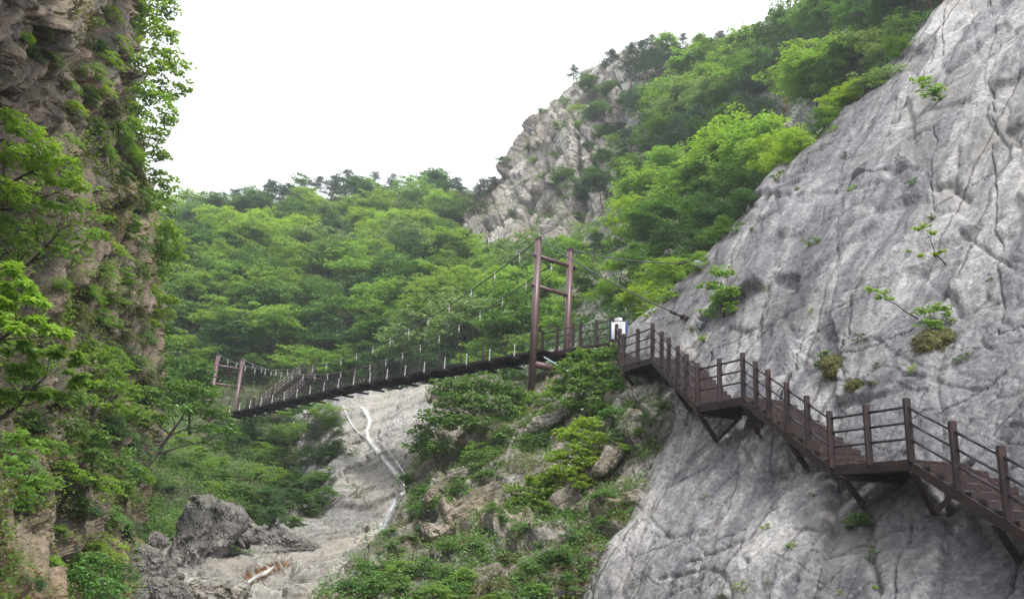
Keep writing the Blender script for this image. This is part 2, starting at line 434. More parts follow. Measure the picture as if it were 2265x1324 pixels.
def slab_disp(p, n):
    a = loc(p, SN, (1.0, 1.0, 1.0))
    d = .40 * fbm(a / np.array([11, 16, 11.]), 2, 3) + .07 * ridged(a / np.array([2.2, 9.5, 3.]), 4, 5) - .05
    I3 = [[1, .35, 0], [-.35, 1, 0], [0, 0, 1]]
    d += .40 * bricks(a, I3, (3.2, 5.0, 30), 11, 1.5, .4, .05, .15, 1.0) + .24 * bricks(a, [[1, -.9, 0], [.9, 1, 0], [0, 0, 1]], (2.1, 6.0, 30), 17, 1.5, .35, .04, .15, 1.0)
    d += .10 * bricks(a, [[1, -.5, 0], [.5, 1, 0], [0, 0, 1]], (1.4, 3.4, 9), 12, 1.5, .45, .04, .15, .8)
    d += .03 * bricks(a, I3, (.5, 1.2, 9), 13, 1.3, .6, .03, .25, .8)
    d += .05 * fbm(a / np.array([.5, .9, .5]), 4, 21, .6) + .06 * fbm(a / np.array([.9, 4., 1.2]), 3, 25)
    d -= .14 * crack_lines(p, [(pl, w * .9, dp) for pl, w, dp in CR_LINES])
    return p + n * d[:, None]
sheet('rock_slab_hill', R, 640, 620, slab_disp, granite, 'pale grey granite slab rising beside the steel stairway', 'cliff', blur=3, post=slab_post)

# --- valley hillside behind the bridge
soilrock = rock_mat('hillside_soil', [(.05, .045, .035), (.10, .085, .06), (.20, .17, .14)], soil=.7, moss=.9, mosscol=(.035, .055, .018), stain=.3, scale=.4)
R = rows([[(150, 560, 260), (300, 540, 250), (450, 520, 250), (650, 480, 260), (850, 465, 265), (1020, 460, 270), (1150, 460, 270), (1350, 460, 270)],
          [(100, 530, 160), (300, 510, 170), (450, 490, 175), (650, 448, 185), (850, 436, 190), (1020, 428, 190), (1150, 432, 190), (1350, 440, 190)],
          [(100, 640, 110), (280, 620, 115), (450, 600, 120), (650, 580, 130), (850, 570, 135), (1020, 560, 135), (1200, 560, 130), (1400, 560, 122)],
          [(60, 780, 95), (250, 760, 98), (450, 740, 102), (650, 730, 106), (850, 725, 104), (1020, 720, 92), (1200, 720, 80), (1400, 700, 70)],
          [(60, 900, 80), (250, 900, 84), (450, 880, 88), (650, 868, 92), (850, 880, 88), (1020, 860, 72), (1200, 850, 62), (1400, 810, 56)],
          [(60, 1000, 58), (250, 1000, 62), (440, 985, 68), (600, 985, 72), (850, 1060, 72), (1020, 1000, 62), (1200, 950, 56), (1400, 900, 52)],
          [(60, 1150, 41), (250, 1120, 43), (420, 1130, 46), (560, 1160, 50), (850, 1250, 58), (1020, 1150, 55), (1200, 1050, 50), (1400, 1000, 48)],
          [(60, 1300, 34), (250, 1250, 37), (420, 1250, 40), (600, 1300, 42), (850, 1400, 52), (1020, 1300, 50), (1200, 1200, 46), (1400, 1100, 44)]])
def hill_disp(p, n):
    return p + n * (1.6 * fbm(p / 14, 4, 31) + .35 * blocks(p / 2.2 + .3 * fbm(p / 2, 2, 3)[:, None], 14) + .12 * fbm(p / .6, 3, 33))[:, None]
sheet('valley_hill', R, 520, 520, hill_disp, soilrock, 'steep forested hillside closing the gorge behind the bridge', 'hillside')

# --- right forest slope
sloperock = rock_mat('slope_rock', [(.10, .096, .09), (.20, .195, .19), (.33, .31, .30)], rot=(0, .8, .3), stretch=(1, 1, .35), stain=.5, soil=.35, moss=.6, mosscol=(.045, .07, .022), scale=.5)
R = rows([[(1330, 200, 165), (1480, 120, 160), (1620, 110, 155), (1760, 60, 150), (1900, -100, 140), (2100, -260, 130), (2450, -400, 120)],
          [(1360, 160, 140), (1490, 128, 130), (1620, 105, 122), (1740, 40, 112), (1880, -60, 102), (2080, -220, 90), (2400, -330, 85)],
          [(1380, 330, 118), (1500, 290, 104), (1600, 240, 96), (1720, 200, 88), (1850, 130, 78), (2050, 0, 68), (2350, -150, 62)],
          [(1320, 480, 98), (1450, 430, 85), (1580, 400, 76), (1720, 340, 67), (1880, 250, 58), (2080, 110, 53), (2350, 0, 50)],
          [(1250, 620, 76), (1360, 600, 67), (1470, 570, 59), (1600, 510, 53), (1750, 420, 49), (1950, 300, 47), (2250, 150, 46)],
          [(1180, 760, 60), (1300, 740, 52), (1390, 735, 46.5), (1500, 700, 44), (1650, 620, 44), (1850, 500, 44), (2150, 350, 44)],
          [(1120, 860, 53), (1280, 850, 47), (1380, 840, 43), (1520, 830, 41), (1680, 800, 41), (1850, 700, 41), (2150, 600, 41)]])
def slope_disp(p, n):
    q = p @ np.array([[.75, 0, .66], [0, 1, 0], [-.66, 0, .75]])
    d = 1.8 * fbm(p / 13, 4, 41) + 1.4 * bricks(p, [[.66, -.2, -.72], [.2, 1, 0], [.72, 0, .66]], (4, 8, 9), 44, 1.0, .3, .2, .3)
    d += .4 * bricks(p, [[.66, -.2, -.72], [.2, 1, 0], [.72, 0, .66]], (1.2, 3, 3.5), 45, 1.0, .3, .1, .3) + .12 * fbm(p / .8, 3, 46)
    return p + n * d[:, None]
sheet('forest_slope_hill', R, 420, 420, slope_disp, sloperock, 'rocky wooded slope above the granite slab', 'hillside')

# --- far crag
cragrock = rock_mat('crag_rock', [(.11, .098, .088), (.24, .215, .195), (.38, .35, .325)], rot=(.3, .5, 0), stretch=(1, 1, .5), stain=.45, warm=(.25, .20, .155), moss=.35, mosscol=(.06, .08, .03), scale=.42, bump=1.0)
R = rows([[(1400, 190, 185), (1420, 170, 180), (1460, 150, 175), (1540, 140, 170), (1650, 130, 168), (1800, 120, 160)],
          [(1372, 130, 156), (1388, 112, 150), (1425, 112, 146), (1480, 105, 140), (1560, 95, 138), (1700, 90, 132)],
          [(1256, 212, 160), (1248, 198, 150), (1310, 195, 141), (1380, 180, 136), (1460, 185, 131), (1600, 180, 122)],
          [(1186, 275, 160), (1164, 277, 149), (1230, 270, 140), (1310, 260, 133), (1400, 260, 128), (1520, 260, 118)],
          [(1160, 358, 158), (1126, 360, 148), (1190, 350, 137), (1270, 340, 130), (1360, 340, 123), (1480, 350, 112)],
          [(1095, 440, 156), (1062, 445, 147), (1135, 445, 135), (1210, 440, 127), (1290, 430, 120), (1420, 440, 106)],
          [(1070, 490, 150), (1030, 497, 140), (1105, 490, 130), (1190, 480, 123), (1280, 480, 115), (1400, 500, 100)],
          [(1095, 540, 140), (1050, 532, 130), (1115, 525, 124), (1195, 530, 118), (1275, 530, 110), (1380, 560, 92)],
          [(1120, 640, 128), (1090, 640, 122), (1130, 640, 116), (1200, 640, 110), (1280, 650, 100), (1360, 660, 84)]])
CB = [[.9, -.1, .35], [.1, 1, 0], [-.35, 0, .94]]
def crag_disp(p, n):
    q = p @ np.array([[.9, 0, .44], [0, 1, 0], [-.44, 0, .9]])
    d = 1.0 * fbm(p / 12, 3, 51) + 2.0 * bricks(p, CB, (6.5, 12, 40.), 54, 1.6, .4, .3, .15)
    d += .8 * bricks(p, CB, (2.6, 6, 12), 56, 1.6, .5, .2, .15) + .28 * bricks(p, CB, (.9, 1.6, 1.5), 57, 1, .4, .15, .3)
    d -= crack_lines(p, [([(1178, 462), (1195, 455), (1215, 468)], 9, 4.0), ([(1275, 300), (1280, 370), (1272, 440)], 6, 2.5), ([(1090, 480), (1130, 470), (1160, 482)], 6, 2.0), ([(1050, 520), (1075, 500), (1100, 490)], 7, 2.2)])
    return p + n * d[:, None]
tag(sheet('rock_crag_mountain', R, 460, 560, crag_disp, cragrock, 'far brown crag with small cave above the forest', 'cliff', smooth=False, blur=2))

# --- rock basin with the waterfall
fallrock = rock_mat('washed_rock', [(.11, .107, .107), (.215, .208, .20), (.34, .325, .305)], rot=(0, .5, .2), stretch=(.35, 1, 1), stain=.35, scale=.55, moss=.08, warm=(.34, .31, .27))
R = rows([[(600, 925, 84), (690, 900, 84), (780, 864, 84), (880, 860, 80), (980, 850, 74), (1090, 830, 66)],
          [(640, 945, 82), (715, 900, 75.5), (780, 874, 75), (880, 880, 73), (980, 875, 67), (1080, 860, 59)],
          [(650, 990, 76), (730, 960, 66.5), (790, 962, 66), (870, 960, 63), (950, 950, 58), (1060, 930, 51)],
          [(660, 1050, 68), (740, 1060, 59), (810, 1070, 58), (905, 1065, 54.5), (965, 1040, 51), (1050, 1010, 46)],
          [(660, 1120, 62), (735, 1110, 54.5), (800, 1112, 54.5), (900, 1098, 52), (960, 1085, 48), (1050, 1060, 43)],
          [(580, 1170, 47), (700, 1170, 50), (790, 1180, 50.5), (860, 1175, 48.5), (930, 1140, 45), (1040, 1100, 41)],
          [(560, 1215, 44), (690, 1225, 45), (800, 1225, 45), (880, 1215, 43), (960, 1180, 40), (1050, 1140, 38)],
          [(560, 1300, 39), (690, 1300, 40), (800, 1300, 40), (880, 1290, 38), (960, 1260, 36), (1050, 1220, 34)]])
FB = [[-.45, .3, .85], [.85, .1, .5], [0, 1, -.3]]
def fall_disp(p, n):
    q = p @ np.array([[.85, 0, .53], [0, 1, 0], [-.53, 0, .85]])
    d = .9 * fbm(p / 7, 3, 61) + .7 * bricks(p, FB, (1.6, 5, 6), 64, .9, .2, .1, .5)
    d += .25 * bricks(p, FB, (.5, 1.8, 2), 65, .9, .3, .06, .5) + .08 * fbm(p / .6, 3, 66)
    return p + n * d[:, None]
sheet('gorge_rock_terrain', R, 420, 420, fall_disp, fallrock, 'pale water-washed rock basin under the bridge', 'rock basin')

# --- stream bed in front
bedrock = rock_mat('stream_bed_rock', [(.12, .113, .105), (.235, .22, .20), (.36, .335, .30)], rot=(0, .5, .2), stretch=(.4, 1, 1), stain=.3, scale=.8, warm=(.34, .30, .25), moss=.12)
R = rows([[(250, 1140, 50), (430, 1165, 48), (560, 1178, 48), (680, 1186, 48), (800, 1165, 47.5), (910, 1130, 45), (1000, 1090, 43)],
          [(240, 1200, 41), (420, 1195, 42), (560, 1208, 42.5), (680, 1218, 42.5), (790, 1205, 42.5), (900, 1170, 41), (1000, 1130, 39.5)],
          [(240, 1260, 34.5), (420, 1245, 36), (540, 1262, 35.5), (620, 1262, 36), (720, 1240, 37.5), (860, 1205, 38.5), (980, 1170, 37)],
          [(240, 1310, 30), (420, 1290, 31.5), (540, 1302, 30.5), (640, 1300, 31.5), (740, 1275, 33.5), (860, 1240, 35), (980, 1210, 34.5)],
          [(240, 1380, 25), (420, 1345, 27), (540, 1340, 27.3), (660, 1335, 28), (760, 1315, 30), (880, 1290, 31), (980, 1260, 32)],
          [(240, 1500, 20), (420, 1470, 21), (560, 1460, 22), (700, 1450, 23), (800, 1430, 24), (900, 1400, 26), (1000, 1360, 28)]])
SLOT = [([(528, 1292), (560, 1270), (600, 1254), (635, 1243)], 15, 1.1)]
def bed_disp(p, n):
    q = p @ np.array([[.8, 0, .6], [0, 1, 0], [-.6, 0, .8]])
    d = .6 * fbm(p / 5, 3, 71) + .5 * bricks(p, FB, (1.1, 4.5, 3.0), 74, .9, .25, .07, .5)
    d += .16 * bricks(p, FB, (.35, 1.2, 1.4), 75, .9, .3, .04, .5) + .06 * fbm(p / .5, 3, 76) - crack_lines(p, SLOT)
    return p + n * d[:, None]
sheet('stream_bed_terrain', R, 420, 380, bed_disp, bedrock, 'smooth pale bedrock of the stream bed', 'stream bed')

# --- front hillside under the near tower
frontrock = rock_mat('front_hillside_rock', [(.10, .09, .083), (.22, .20, .185), (.38, .35, .32)], rot=(0, .6, .2), stretch=(.35, 1, 1), stain=.3, scale=.9, soil=.75, soilcol=(.19, .135, .085), moss=.55, mosscol=(.06, .08, .025), warm=(.34, .26, .18))
FR = [[(940, 880, 62), (1060, 850, 58), (1170, 840, 54), (1290, 810, 50)],
          [(960, 900, 51), (1080, 880, 47.5), (1175, 862, 45), (1290, 820, 42.5)],
          [(925, 1010, 45), (1050, 975, 41.5), (1180, 950, 39.5), (1300, 930, 37)],
          [(885, 1130, 40), (1000, 1080, 36.5), (1120, 1075, 33.8), (1260, 1060, 31.8)],
          [(830, 1200, 35.5), (950, 1180, 32), (1090, 1180, 29.4), (1225, 1170, 28)],
          [(760, 1262, 31.5), (900, 1260, 28), (1060, 1260, 26), (1190, 1260, 25.2)],
          [(690, 1345, 26.5), (870, 1345, 24.2), (1030, 1345, 23.2), (1160, 1345, 23)],
          [(640, 1480, 21), (860, 1480, 20), (1010, 1480, 19.5), (1120, 1480, 19.8)]]
EDGE = [(1410, 780), (1425, 800), (1440, 900), (1405, 1040), (1362, 1150), (1325, 1250), (1290, 1345), (1240, 1480)]
R = []
for r_, (ex, ey) in zip(FR, EDGE):
    row = [P(*c) for c in r_]; e = PL(ex, ey, -.15)
    if ey < 850: e = P(ex, ey, 41)
    row += [e, e + np.array([2.5, 1.8, -1.4])]; R.append(row)
def front_disp(p, n):
    q = p @ np.array([[.78, 0, .62], [0, 1, 0], [-.62, 0, .78]])
    d = .8 * fbm(p / 5, 4, 81) + .95 * bricks(p, FB, (1.7, 5, 3.4), 84, 1.0, .3, .1, .45)
    d += .3 * bricks(p, FB, (.6, 1.7, 1.3), 85, 1.0, .3, .05, .45) + .08 * fbm(p / .4, 4, 86)
    d += -crack_lines(p, [([(950, 1140), (1000, 1190), (1070, 1195), (1130, 1225)], 12, 1.0)]) + crack_lines(p, [([(960, 1120), (1040, 1150), (1120, 1180)], 20, .6), ([(1195, 1205), (1245, 1180)], 18, .8)])
    return p + n * d[:, None]
sheet('front_slope_hill', R, 520, 480, front_disp, frontrock, 'broken rocky hillside below the near bridge tower', 'hillside')

# --- left cliff
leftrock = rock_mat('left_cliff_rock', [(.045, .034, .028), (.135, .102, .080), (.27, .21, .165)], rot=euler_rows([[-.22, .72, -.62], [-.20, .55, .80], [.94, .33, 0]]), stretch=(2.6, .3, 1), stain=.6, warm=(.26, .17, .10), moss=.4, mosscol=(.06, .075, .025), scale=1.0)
R = rows([[(-1100, -260, 7), (-260, -260, 9), (-90, -240, 12.0), (40, -230, 16), (190, -220, 23), (330, -200, 34), (350, -180, 50)],
          [(-1100, -80, 7), (-260, -80, 10), (-90, -70, 12.5), (60, -60, 16), (180, -60, 24), (300, -40, 35), (320, -20, 50)],
          [(-1100, 120, 7), (-260, 120, 11), (-90, 110, 13.2), (50, 110, 16.5), (170, 110, 24), (262, 120, 34), (290, 130, 50)],
          [(-1100, 300, 7), (-260, 300, 11.5), (-90, 300, 14.0), (60, 300, 18), (170, 300, 25), (258, 310, 34), (300, 320, 52)],
          [(-1100, 480, 7), (-260, 480, 12), (-90, 480, 15.0), (80, 480, 20), (210, 480, 28), (318, 480, 38), (340, 480, 56)],
          [(-1100, 640, 7), (-260, 640, 12), (-90, 640, 15.0), (90, 640, 20.5), (230, 640, 29), (338, 640, 40), (350, 640, 60)],
          [(-1100, 800, 7), (-260, 800, 12), (-90, 800, 14.5), (80, 800, 19.5), (220, 800, 28), (335, 800, 40), (350, 800, 62)],
          [(-1100, 950, 7), (-260, 950, 11.5), (-90, 950, 14.0), (60, 950, 18), (190, 950, 26), (320, 950, 38), (340, 950, 60)],
          [(-1100, 1090, 7), (-260, 1090, 11), (-90, 1090, 13.0), (50, 1090, 16), (180, 1090, 22), (295, 1090, 32), (320, 1090, 50)],
          [(-1100, 1230, 7), (-260, 1230, 10), (-90, 1230, 12.0), (60, 1230, 14.5), (180, 1230, 19.5), (280, 1230, 27), (300, 1230, 36)],
          [(-1100, 1400, 7), (-260, 1400, 9), (-90, 1400, 10.5), (60, 1400, 12.5), (160, 1400, 16.5), (250, 1400, 22), (285, 1400, 26)]])
LB = [[-.22, .72, -.62], [-.20, .55, .80], [.94, .33, 0]]
def lc_disp(p, n):
    q = p @ np.array([[.86, 0, .5], [0, 1, 0], [-.5, 0, .86]])
    d = .6 * fbm(p / 6, 2, 101) + 0.70 * bricks(p, LB, (.8, 4.0, 60), 104, 1.7, .4, .08, .07, .8)
    d += .50 * bricks(p, LB, (.34, 2.2, 60), 106, 1.7, .5, .05, .12) + .17 * bricks(p, LB, (.14, .9, 60), 108, 1.4, .4, .03, .12) + .06 * fbm(p / .35, 4, 107)
    return p + n * d[:, None]
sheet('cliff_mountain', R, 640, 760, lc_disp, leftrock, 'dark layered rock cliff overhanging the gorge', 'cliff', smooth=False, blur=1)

# ground under everything, out to the horizon
gm = rock_mat('valley_ground', [(.06, .055, .04), (.1, .09, .06), (.16, .14, .1)], moss=.8, mosscol=(.04, .06, .02), scale=.1)
S = 1200; g = np.linspace(-1, 1, 41); g = np.sign(g) * np.abs(g) ** 2 * S
X, Y = np.meshgrid(g, g); V = np.stack([X.ravel(), Y.ravel(), -14 + .5 * np.sin(X.ravel() * .05) * np.cos(Y.ravel() * .04)], 1)
a = (np.arange(40)[:, None] * 41 + np.arange(40)[None]).ravel()
tag(mesh_np('ground', V, np.stack([a, a + 1, a + 42, a + 41], 1), gm), 'dark valley floor beneath the gorge slopes', 'ground', kind='structure')
# ------------------------------------------------------------------ steel structures
brown = plain_mat('brown_paint', (.028, .0155, .0165), rough=.55, var=.35, scale=3, rust=(.06, .025, .017), spec=.3)
brownsh = plain_mat('brown_tube_paint', (.095, .050, .052), rough=.42, var=.12, scale=1.5)
dkrail = plain_mat('dark_rail_paint', (.024, .017, .024), rough=.3, var=.2, scale=3)
treadm = plain_mat('worn_step_plate', (.028, .017, .018), spec=.25, rough=.65, var=.4, scale=5, rust=(.09, .055, .04))
under = plain_mat('dark_deck_underside', (.02, .014, .014), spec=.2, rough=.7, var=.3, scale=2)
galv = plain_mat('galvanised_white', (.40, .40, .39), rough=.4, var=.08, scale=8)
cablem = plain_mat('steel_cable', (.03, .03, .032), rough=.5, var=.2)
whitep = plain_mat('white_board', (.82, .83, .84), rough=.35, var=.03, scale=2)
bluep = plain_mat('blue_board_frame', (.06, .08, .26), rough=.4, var=.1)
greyt = plain_mat('faint_grey_print', (.55, .56, .58), rough=.5, var=.1)
paleblue = plain_mat('pale_blue_brace_paint', (.38, .50, .55), rough=.4, var=.1)
Vz = np.array([0, 0, 1.0])
def V3(a): return np.asarray(a, float)

# ---- suspension bridge
fa, fb, fc = P(507, 910.6, 74.8), P(747, 853, 60.4), P(1137.5, 784, 46.0)
step = (fc - fa) / 18; step[2] = 0
ax = P(1258, 780, 46.4) - P(1190, 790, 44.9); ax[2] = 0; ax /= np.linalg.norm(ax)
wid = 2.45
def deckz(s):
    return float(np.interp(s, [-2.2, 0, 9, 18, 18.75], [9.95, 9.98, 10.30, 10.12, 10.12])) 
def edge(s, side):
    p = fa + step * s; p = p + ax * (wid * side); p[2] = deckz(s); return p
root_loc = edge(9, .5)
br = empty('suspension_bridge', root_loc)
tag(br, 'long brown suspension footbridge hung across the gorge', 'bridge')
def pb(mb, name, mat, parent=br, **k): return mb.build(name, mat, parent, root_loc if parent is br else (0, 0, 0), **k)
TOPZ = 16.58
S1, S0 = 18.72, -2.2
def tower(s, basez, topz, lower=True, r=.2):
    for side in (0, 1):
        b = edge(s, side); b[2] = basez[side]; t = b.copy(); t[2] = topz
        m = MB(); m.tube([b, t], r, 20); m.tube([t, t + Vz * .03], r * 1.12, 20); pil = pb(m, 'tower_pillar', brownsh, smooth=True)
        m = MB(); m.beam(t + Vz * .03, t + Vz * .12, .16, .3); pb(m, 'cable_saddle', brown, pil) if False else None
        c = MB(); c.beam(t + Vz * .12 - V3(step) * .09, t + Vz * .12 + V3(step) * .09, .14, .16); o = c.build('cable_saddle', brown, pil, root_loc)
    for k, z in enumerate((topz - .95, topz - 2.75)):
        a = edge(s, -.16); b = edge(s, 1.16); a[2] = b[2] = z + (0 if k else 0)
        m = MB(); m.tube([a, b], .115, 16); mid = (a + b) / 2; d = (b - a) / np.linalg.norm(b - a)
        m.tube([mid - d * .03, mid + d * .03], .15, 16); pb(m, 'tower_crossbeam', brownsh, smooth=True)
    if lower:
        a = edge(s, .0); b = edge(s, 1.0); a[2] = b[2] = deckz(s) - .75
        m = MB(); m.tube([a, b], .2, 16); pb(m, 'tower_crossbeam', brownsh, smooth=True)
tower(S1, (7.2, 7.0), TOPZ)
tower(S0, (5.0, 5.0), 15.86, r=.19)
# deck panels and beams
sg = np.linspace(S0, S1 + .1, 22 * 4)
m = MB()
for a, b in zip(sg[:-1], sg[1:]):
    p = [edge(a, .14), edge(b, .14), edge(b, .86), edge(a, .86)]
    m.box8([q + Vz * .06 for q in p] + [q + Vz * .11 for q in p])
pb(m, 'deck', under)
for side in (.14, .38, .62, .86):
    m = MB()
    for a, b in zip(sg[:-1], sg[1:]): m.beam(edge(a, side) + Vz * .0, edge(b, side) + Vz * .0, .07, .09, bev=False)
    pb(m, 'deck_girder', under)
m = MB()
for s in np.arange(S0 + .25, S1, .25):
    m.beam(edge(s, .14) + Vz * .025, edge(s, .86) + Vz * .025, .05, .05, bev=False)
pb(m, 'deck_grating', under)
SS = list(range(-2, 19))
for s in SS:
    m = MB(); a = edge(s, -.02) - Vz * .18; b = edge(s, 1.04) - Vz * .18
    m.beam(a, b, .12, .15); pb(m, 'deck_crossbeam', under)
# cables
Amain = {}
for side, nm in ((0, 'f'), (1, 'b')):
    top = edge(S1, side); top[2] = TOPZ + .08
    ft = edge(S0, side); ft[2] = 15.9
    ss = np.linspace(S0, S1, 49); smin = 6.7
    def cz(s, side=side):
        t = (s - S0) / (S1 - S0)
        return 15.94 + (TOPZ + .08 - 15.94) * t - 4 * 4.02 * t * (1 - t)
    Amain[side] = cz
    pts = []
    for s in ss:
        p = edge(s, side); p[2] = cz(s); pts.append(p)
    m = MB(); m.tube(pts, .036, 8); pb(m, 'main_cable', cablem)
for side in (0, 1):
    for s in SS:
        lo = edge(s, side); hi = lo.copy(); hi[2] = Amain[side](s)
        if hi[2] - lo[2] < .3: continue
        m = MB(); m.tube([lo - Vz * .1, hi], .015, 6, cap=False); h = pb(m, 'hanger', cablem)
        m = MB(); m.tube([hi + Vz * .06, hi - Vz * .04, hi - Vz * .05, hi - Vz * .13, hi - Vz * .15, hi - Vz * .34, hi - Vz * .36, hi - Vz * .5], [.05, .05, .022, .022, .045, .045, .02, .02], 8)
        m.build('cable_clamp', galv, h, root_loc)
        m = MB(); m.tube([lo - Vz * .1, lo + Vz * .1, lo + Vz * .14, lo + Vz * .4, lo + Vz * .44, lo + Vz * .6], [.04, .04, .03, .03, .04, .018], 8)
        m.build('turnbuckle', galv, h, root_loc)
# bridge railing: slim posts and wires both sides
for k, side in enumerate((.14, .86)):
    for s in np.arange(-1.5, 18.7, 1.0):
        a = edge(s, side); m = MB(); m.beam(a, a + Vz * 1.25, .07, .07); pb(m, 'railing_post', brown)
    m = MB()
    for hgt in (.2, .4, .6, .8, 1.0, 1.2):
        m.tube([edge(s, side) + Vz * hgt for s in np.linspace(-2, 18.6, 42)], .009 if hgt < 1.1 else .014, 5)
    pb(m, 'railing_wire', cablem)
# side stabilising diagonal under the tower, pale blue
m = MB(); m.tube([P(1203, 789, 44.6), P(1258, 822, 44.0)], .035, 8); pb(m, 'brace_rod', paleblue)
# backstays with anchors on the rock
for side, (px, py) in ((0, (1545, 716)), (1, (1541, 583))):
    h = hit(px, py, ['rock_slab_hill']); e = h[0] if h else P(px, py, 38)
    top = edge(S1, side); top[2] = TOPZ + .1
    d = (e - top); pts = [top + d * t - Vz * .25 * math.sin(math.pi * t) for t in np.linspace(0, 1, 9)]
    m = MB(); m.tube(pts[:8] , .033, 8); cab = pb(m, 'backstay_cable', cablem)
    m = MB(); a = pts[7]; m.tube([a, a + (e - a) * .5], .05, 10); m.tube([a - d * .01, a + d * .012], .085, 10)
    for t in (.35, .55): m.tube([a + (e - a) * t, a + (e - a) * (t + .06)], .12, 10)
    for ox in (-.1, .1):
        for oz in (-.1, .1):
            o = np.array([ox * .6, ox * .6, oz]); m.tube([a + (e - a) * .5 + o, e + o], .022, 6)
    m.build('anchor_rods', brown, cab, root_loc)
    m = MB(); n = h[1] if h else np.array([-.7, -.4, .6]); u = d / np.linalg.norm(d)
    m.beam(e - u * .05, e + u * .3, .3, .3); m.build('anchor_plate', plain_mat('anchor_plate_steel', (.22, .24, .25), .5), cab, root_loc)

# ---- cliff stairway
ZW, ZJ, ZQ, ZC = 10.22, 7.22, 4.62, 2.22
def pz(px, py, z):
    "point on the ray through (px, py) at height z"
    r = P(px, py, 1.0); return r * (z / r[2])
def mid2(a, b, t): return a + (b - a) * t
PH = 1.4
st_loc = pz(1643, 881, ZQ)
stw = empty('cliff_stairway', st_loc)
tag(stw, 'dark brown steel stairway zigzagging down along the pale granite slab', 'stairway')
def sb(mb, name, mat, **k): return mb.build(name, mat, stw, st_loc, **k)
W0 = pz(1198, 784, ZW); W2 = pz(1267, 770.6, ZW); W3 = pz(1283, 769, ZW); W4 = pz(1351, 758.5, ZW)
Jp, Lp = pz(1379, 811, ZJ), pz(1443, 791.5, ZJ)
Qp, Sp = pz(1544, 897.5, ZQ), pz(1645, 879.5, ZQ)
Cp, Ep = pz(1841, 1033, ZC), pz(2016, 1019, ZC)
dG = P(2232, 1152, 15.4) - Ep; Gp = Ep + dG; Hp = Ep + dG * 1.9; 
def posts_between(a, b, n, first=True, last=True):
    return [mid2(a, b, i / n) for i in range(0 if first else 1, n + 1 if last else n)]
def tf(px0, px1, px, d0, d1):
    "fraction along a segment whose ends project to px0, px1 at depths d0, d1"
    f = (px - px0) / (px1 - px0); return f * d0 / (d1 + f * (d0 - d1))
def seg_posts(a, b, pxs):
    pa_, pb_ = proj(a), proj(b); return [mid2(a, b, tf(pa_[0], pb_[0], x, pa_[2], pb_[2])) for x in pxs]
runs = []          # (list of post feet)
runs.append([W0] + seg_posts(W0, W2, [1231]) + [W2])
runs.append([W3] + seg_posts(W3, W4, [1317.8]) + [W4])
runs.append([W4] + [mid2(W4, Jp, t) for t in (.22, .48, .74)] + [Jp])
runs.append([Jp] + [mid2(Jp, Lp, .5)] + [Lp])
runs.append([Lp] + seg_posts(Lp, Qp, [1463.5, 1479.6, 1499.5, 1519.5]) + [Qp])
runs.append([Qp] + seg_posts(Qp, Sp, [1592.5]) + [Sp])
runs.append([Sp] + seg_posts(Sp, Cp, [1673.5, 1702, 1744, 1789.5]) + [Cp])
runs.append([Cp] + seg_posts(Cp, Ep, [1924]) + [Ep])
runs.append([Ep, mid2(Ep, Hp, .5 / 1.9 * 1.05), Gp, mid2(Ep, Hp, 1.5 / 1.9), Hp])
seen = []
for r in runs:
    for p in r:
        if any(np.linalg.norm(p - q) < .05 for q in seen): continue
        seen.append(p); m = MB()
        m.beam(p - Vz * .02, p + Vz * PH, .155, .155, up=(0.3, 1, 0)); m.beam(p + Vz * (PH - .001), p + Vz * (PH + .012), .13, .13, up=(.3, 1, 0)); sb(m, 'railing_post', brown)
    for a, b in zip(r[:-1], r[1:]):
        m = MB()
        for hgt, rr in ((1.22, .035), (.86, .03), (.50, .03)):
            m.tube([a + Vz * hgt, b + Vz * hgt], rr, 8)
        sb(m, 'handrail', dkrail, smooth=True)
WD = 1.55
def inward(a, b):
    d = b - a; d[2] = 0; d /= np.linalg.norm(d); n = np.array([-d[1], d[0], 0]); 
    if n[0] + n[1] * .3 < 0: n = -n
    return n
def platform(name, poly, th=.16):
    m = MB(); poly = [V3(p) for p in poly]; n = len(poly)
    c = sum(poly) / n
    m.v = [tuple(p + Vz * .0) for p in poly] + [tuple(p + Vz * .045) for p in poly]
    m.f = [tuple(range(n - 1, -1, -1)), tuple(range(n, 2 * n))] + [(i, (i + 1) % n, n + (i + 1) % n, n + i) for i in range(n)]
    o = sb(m, name, treadm)
    for i in range(n):
        m = MB(); a, b = poly[i], poly[(i + 1) % n]; m.beam(a + (c - a) * .03 - Vz * .105, b + (c - b) * .03 - Vz * .105, .07, .2); m.build('edge_channel', brown, o, st_loc)
    for t in (.3, .6):
        m = MB(); m.beam(mid2(poly[0], poly[1], t) - Vz * .1, mid2(poly[-1], poly[-2], t) - Vz * .1, .07, .12); m.build('joist', under, o, st_loc)
    return o
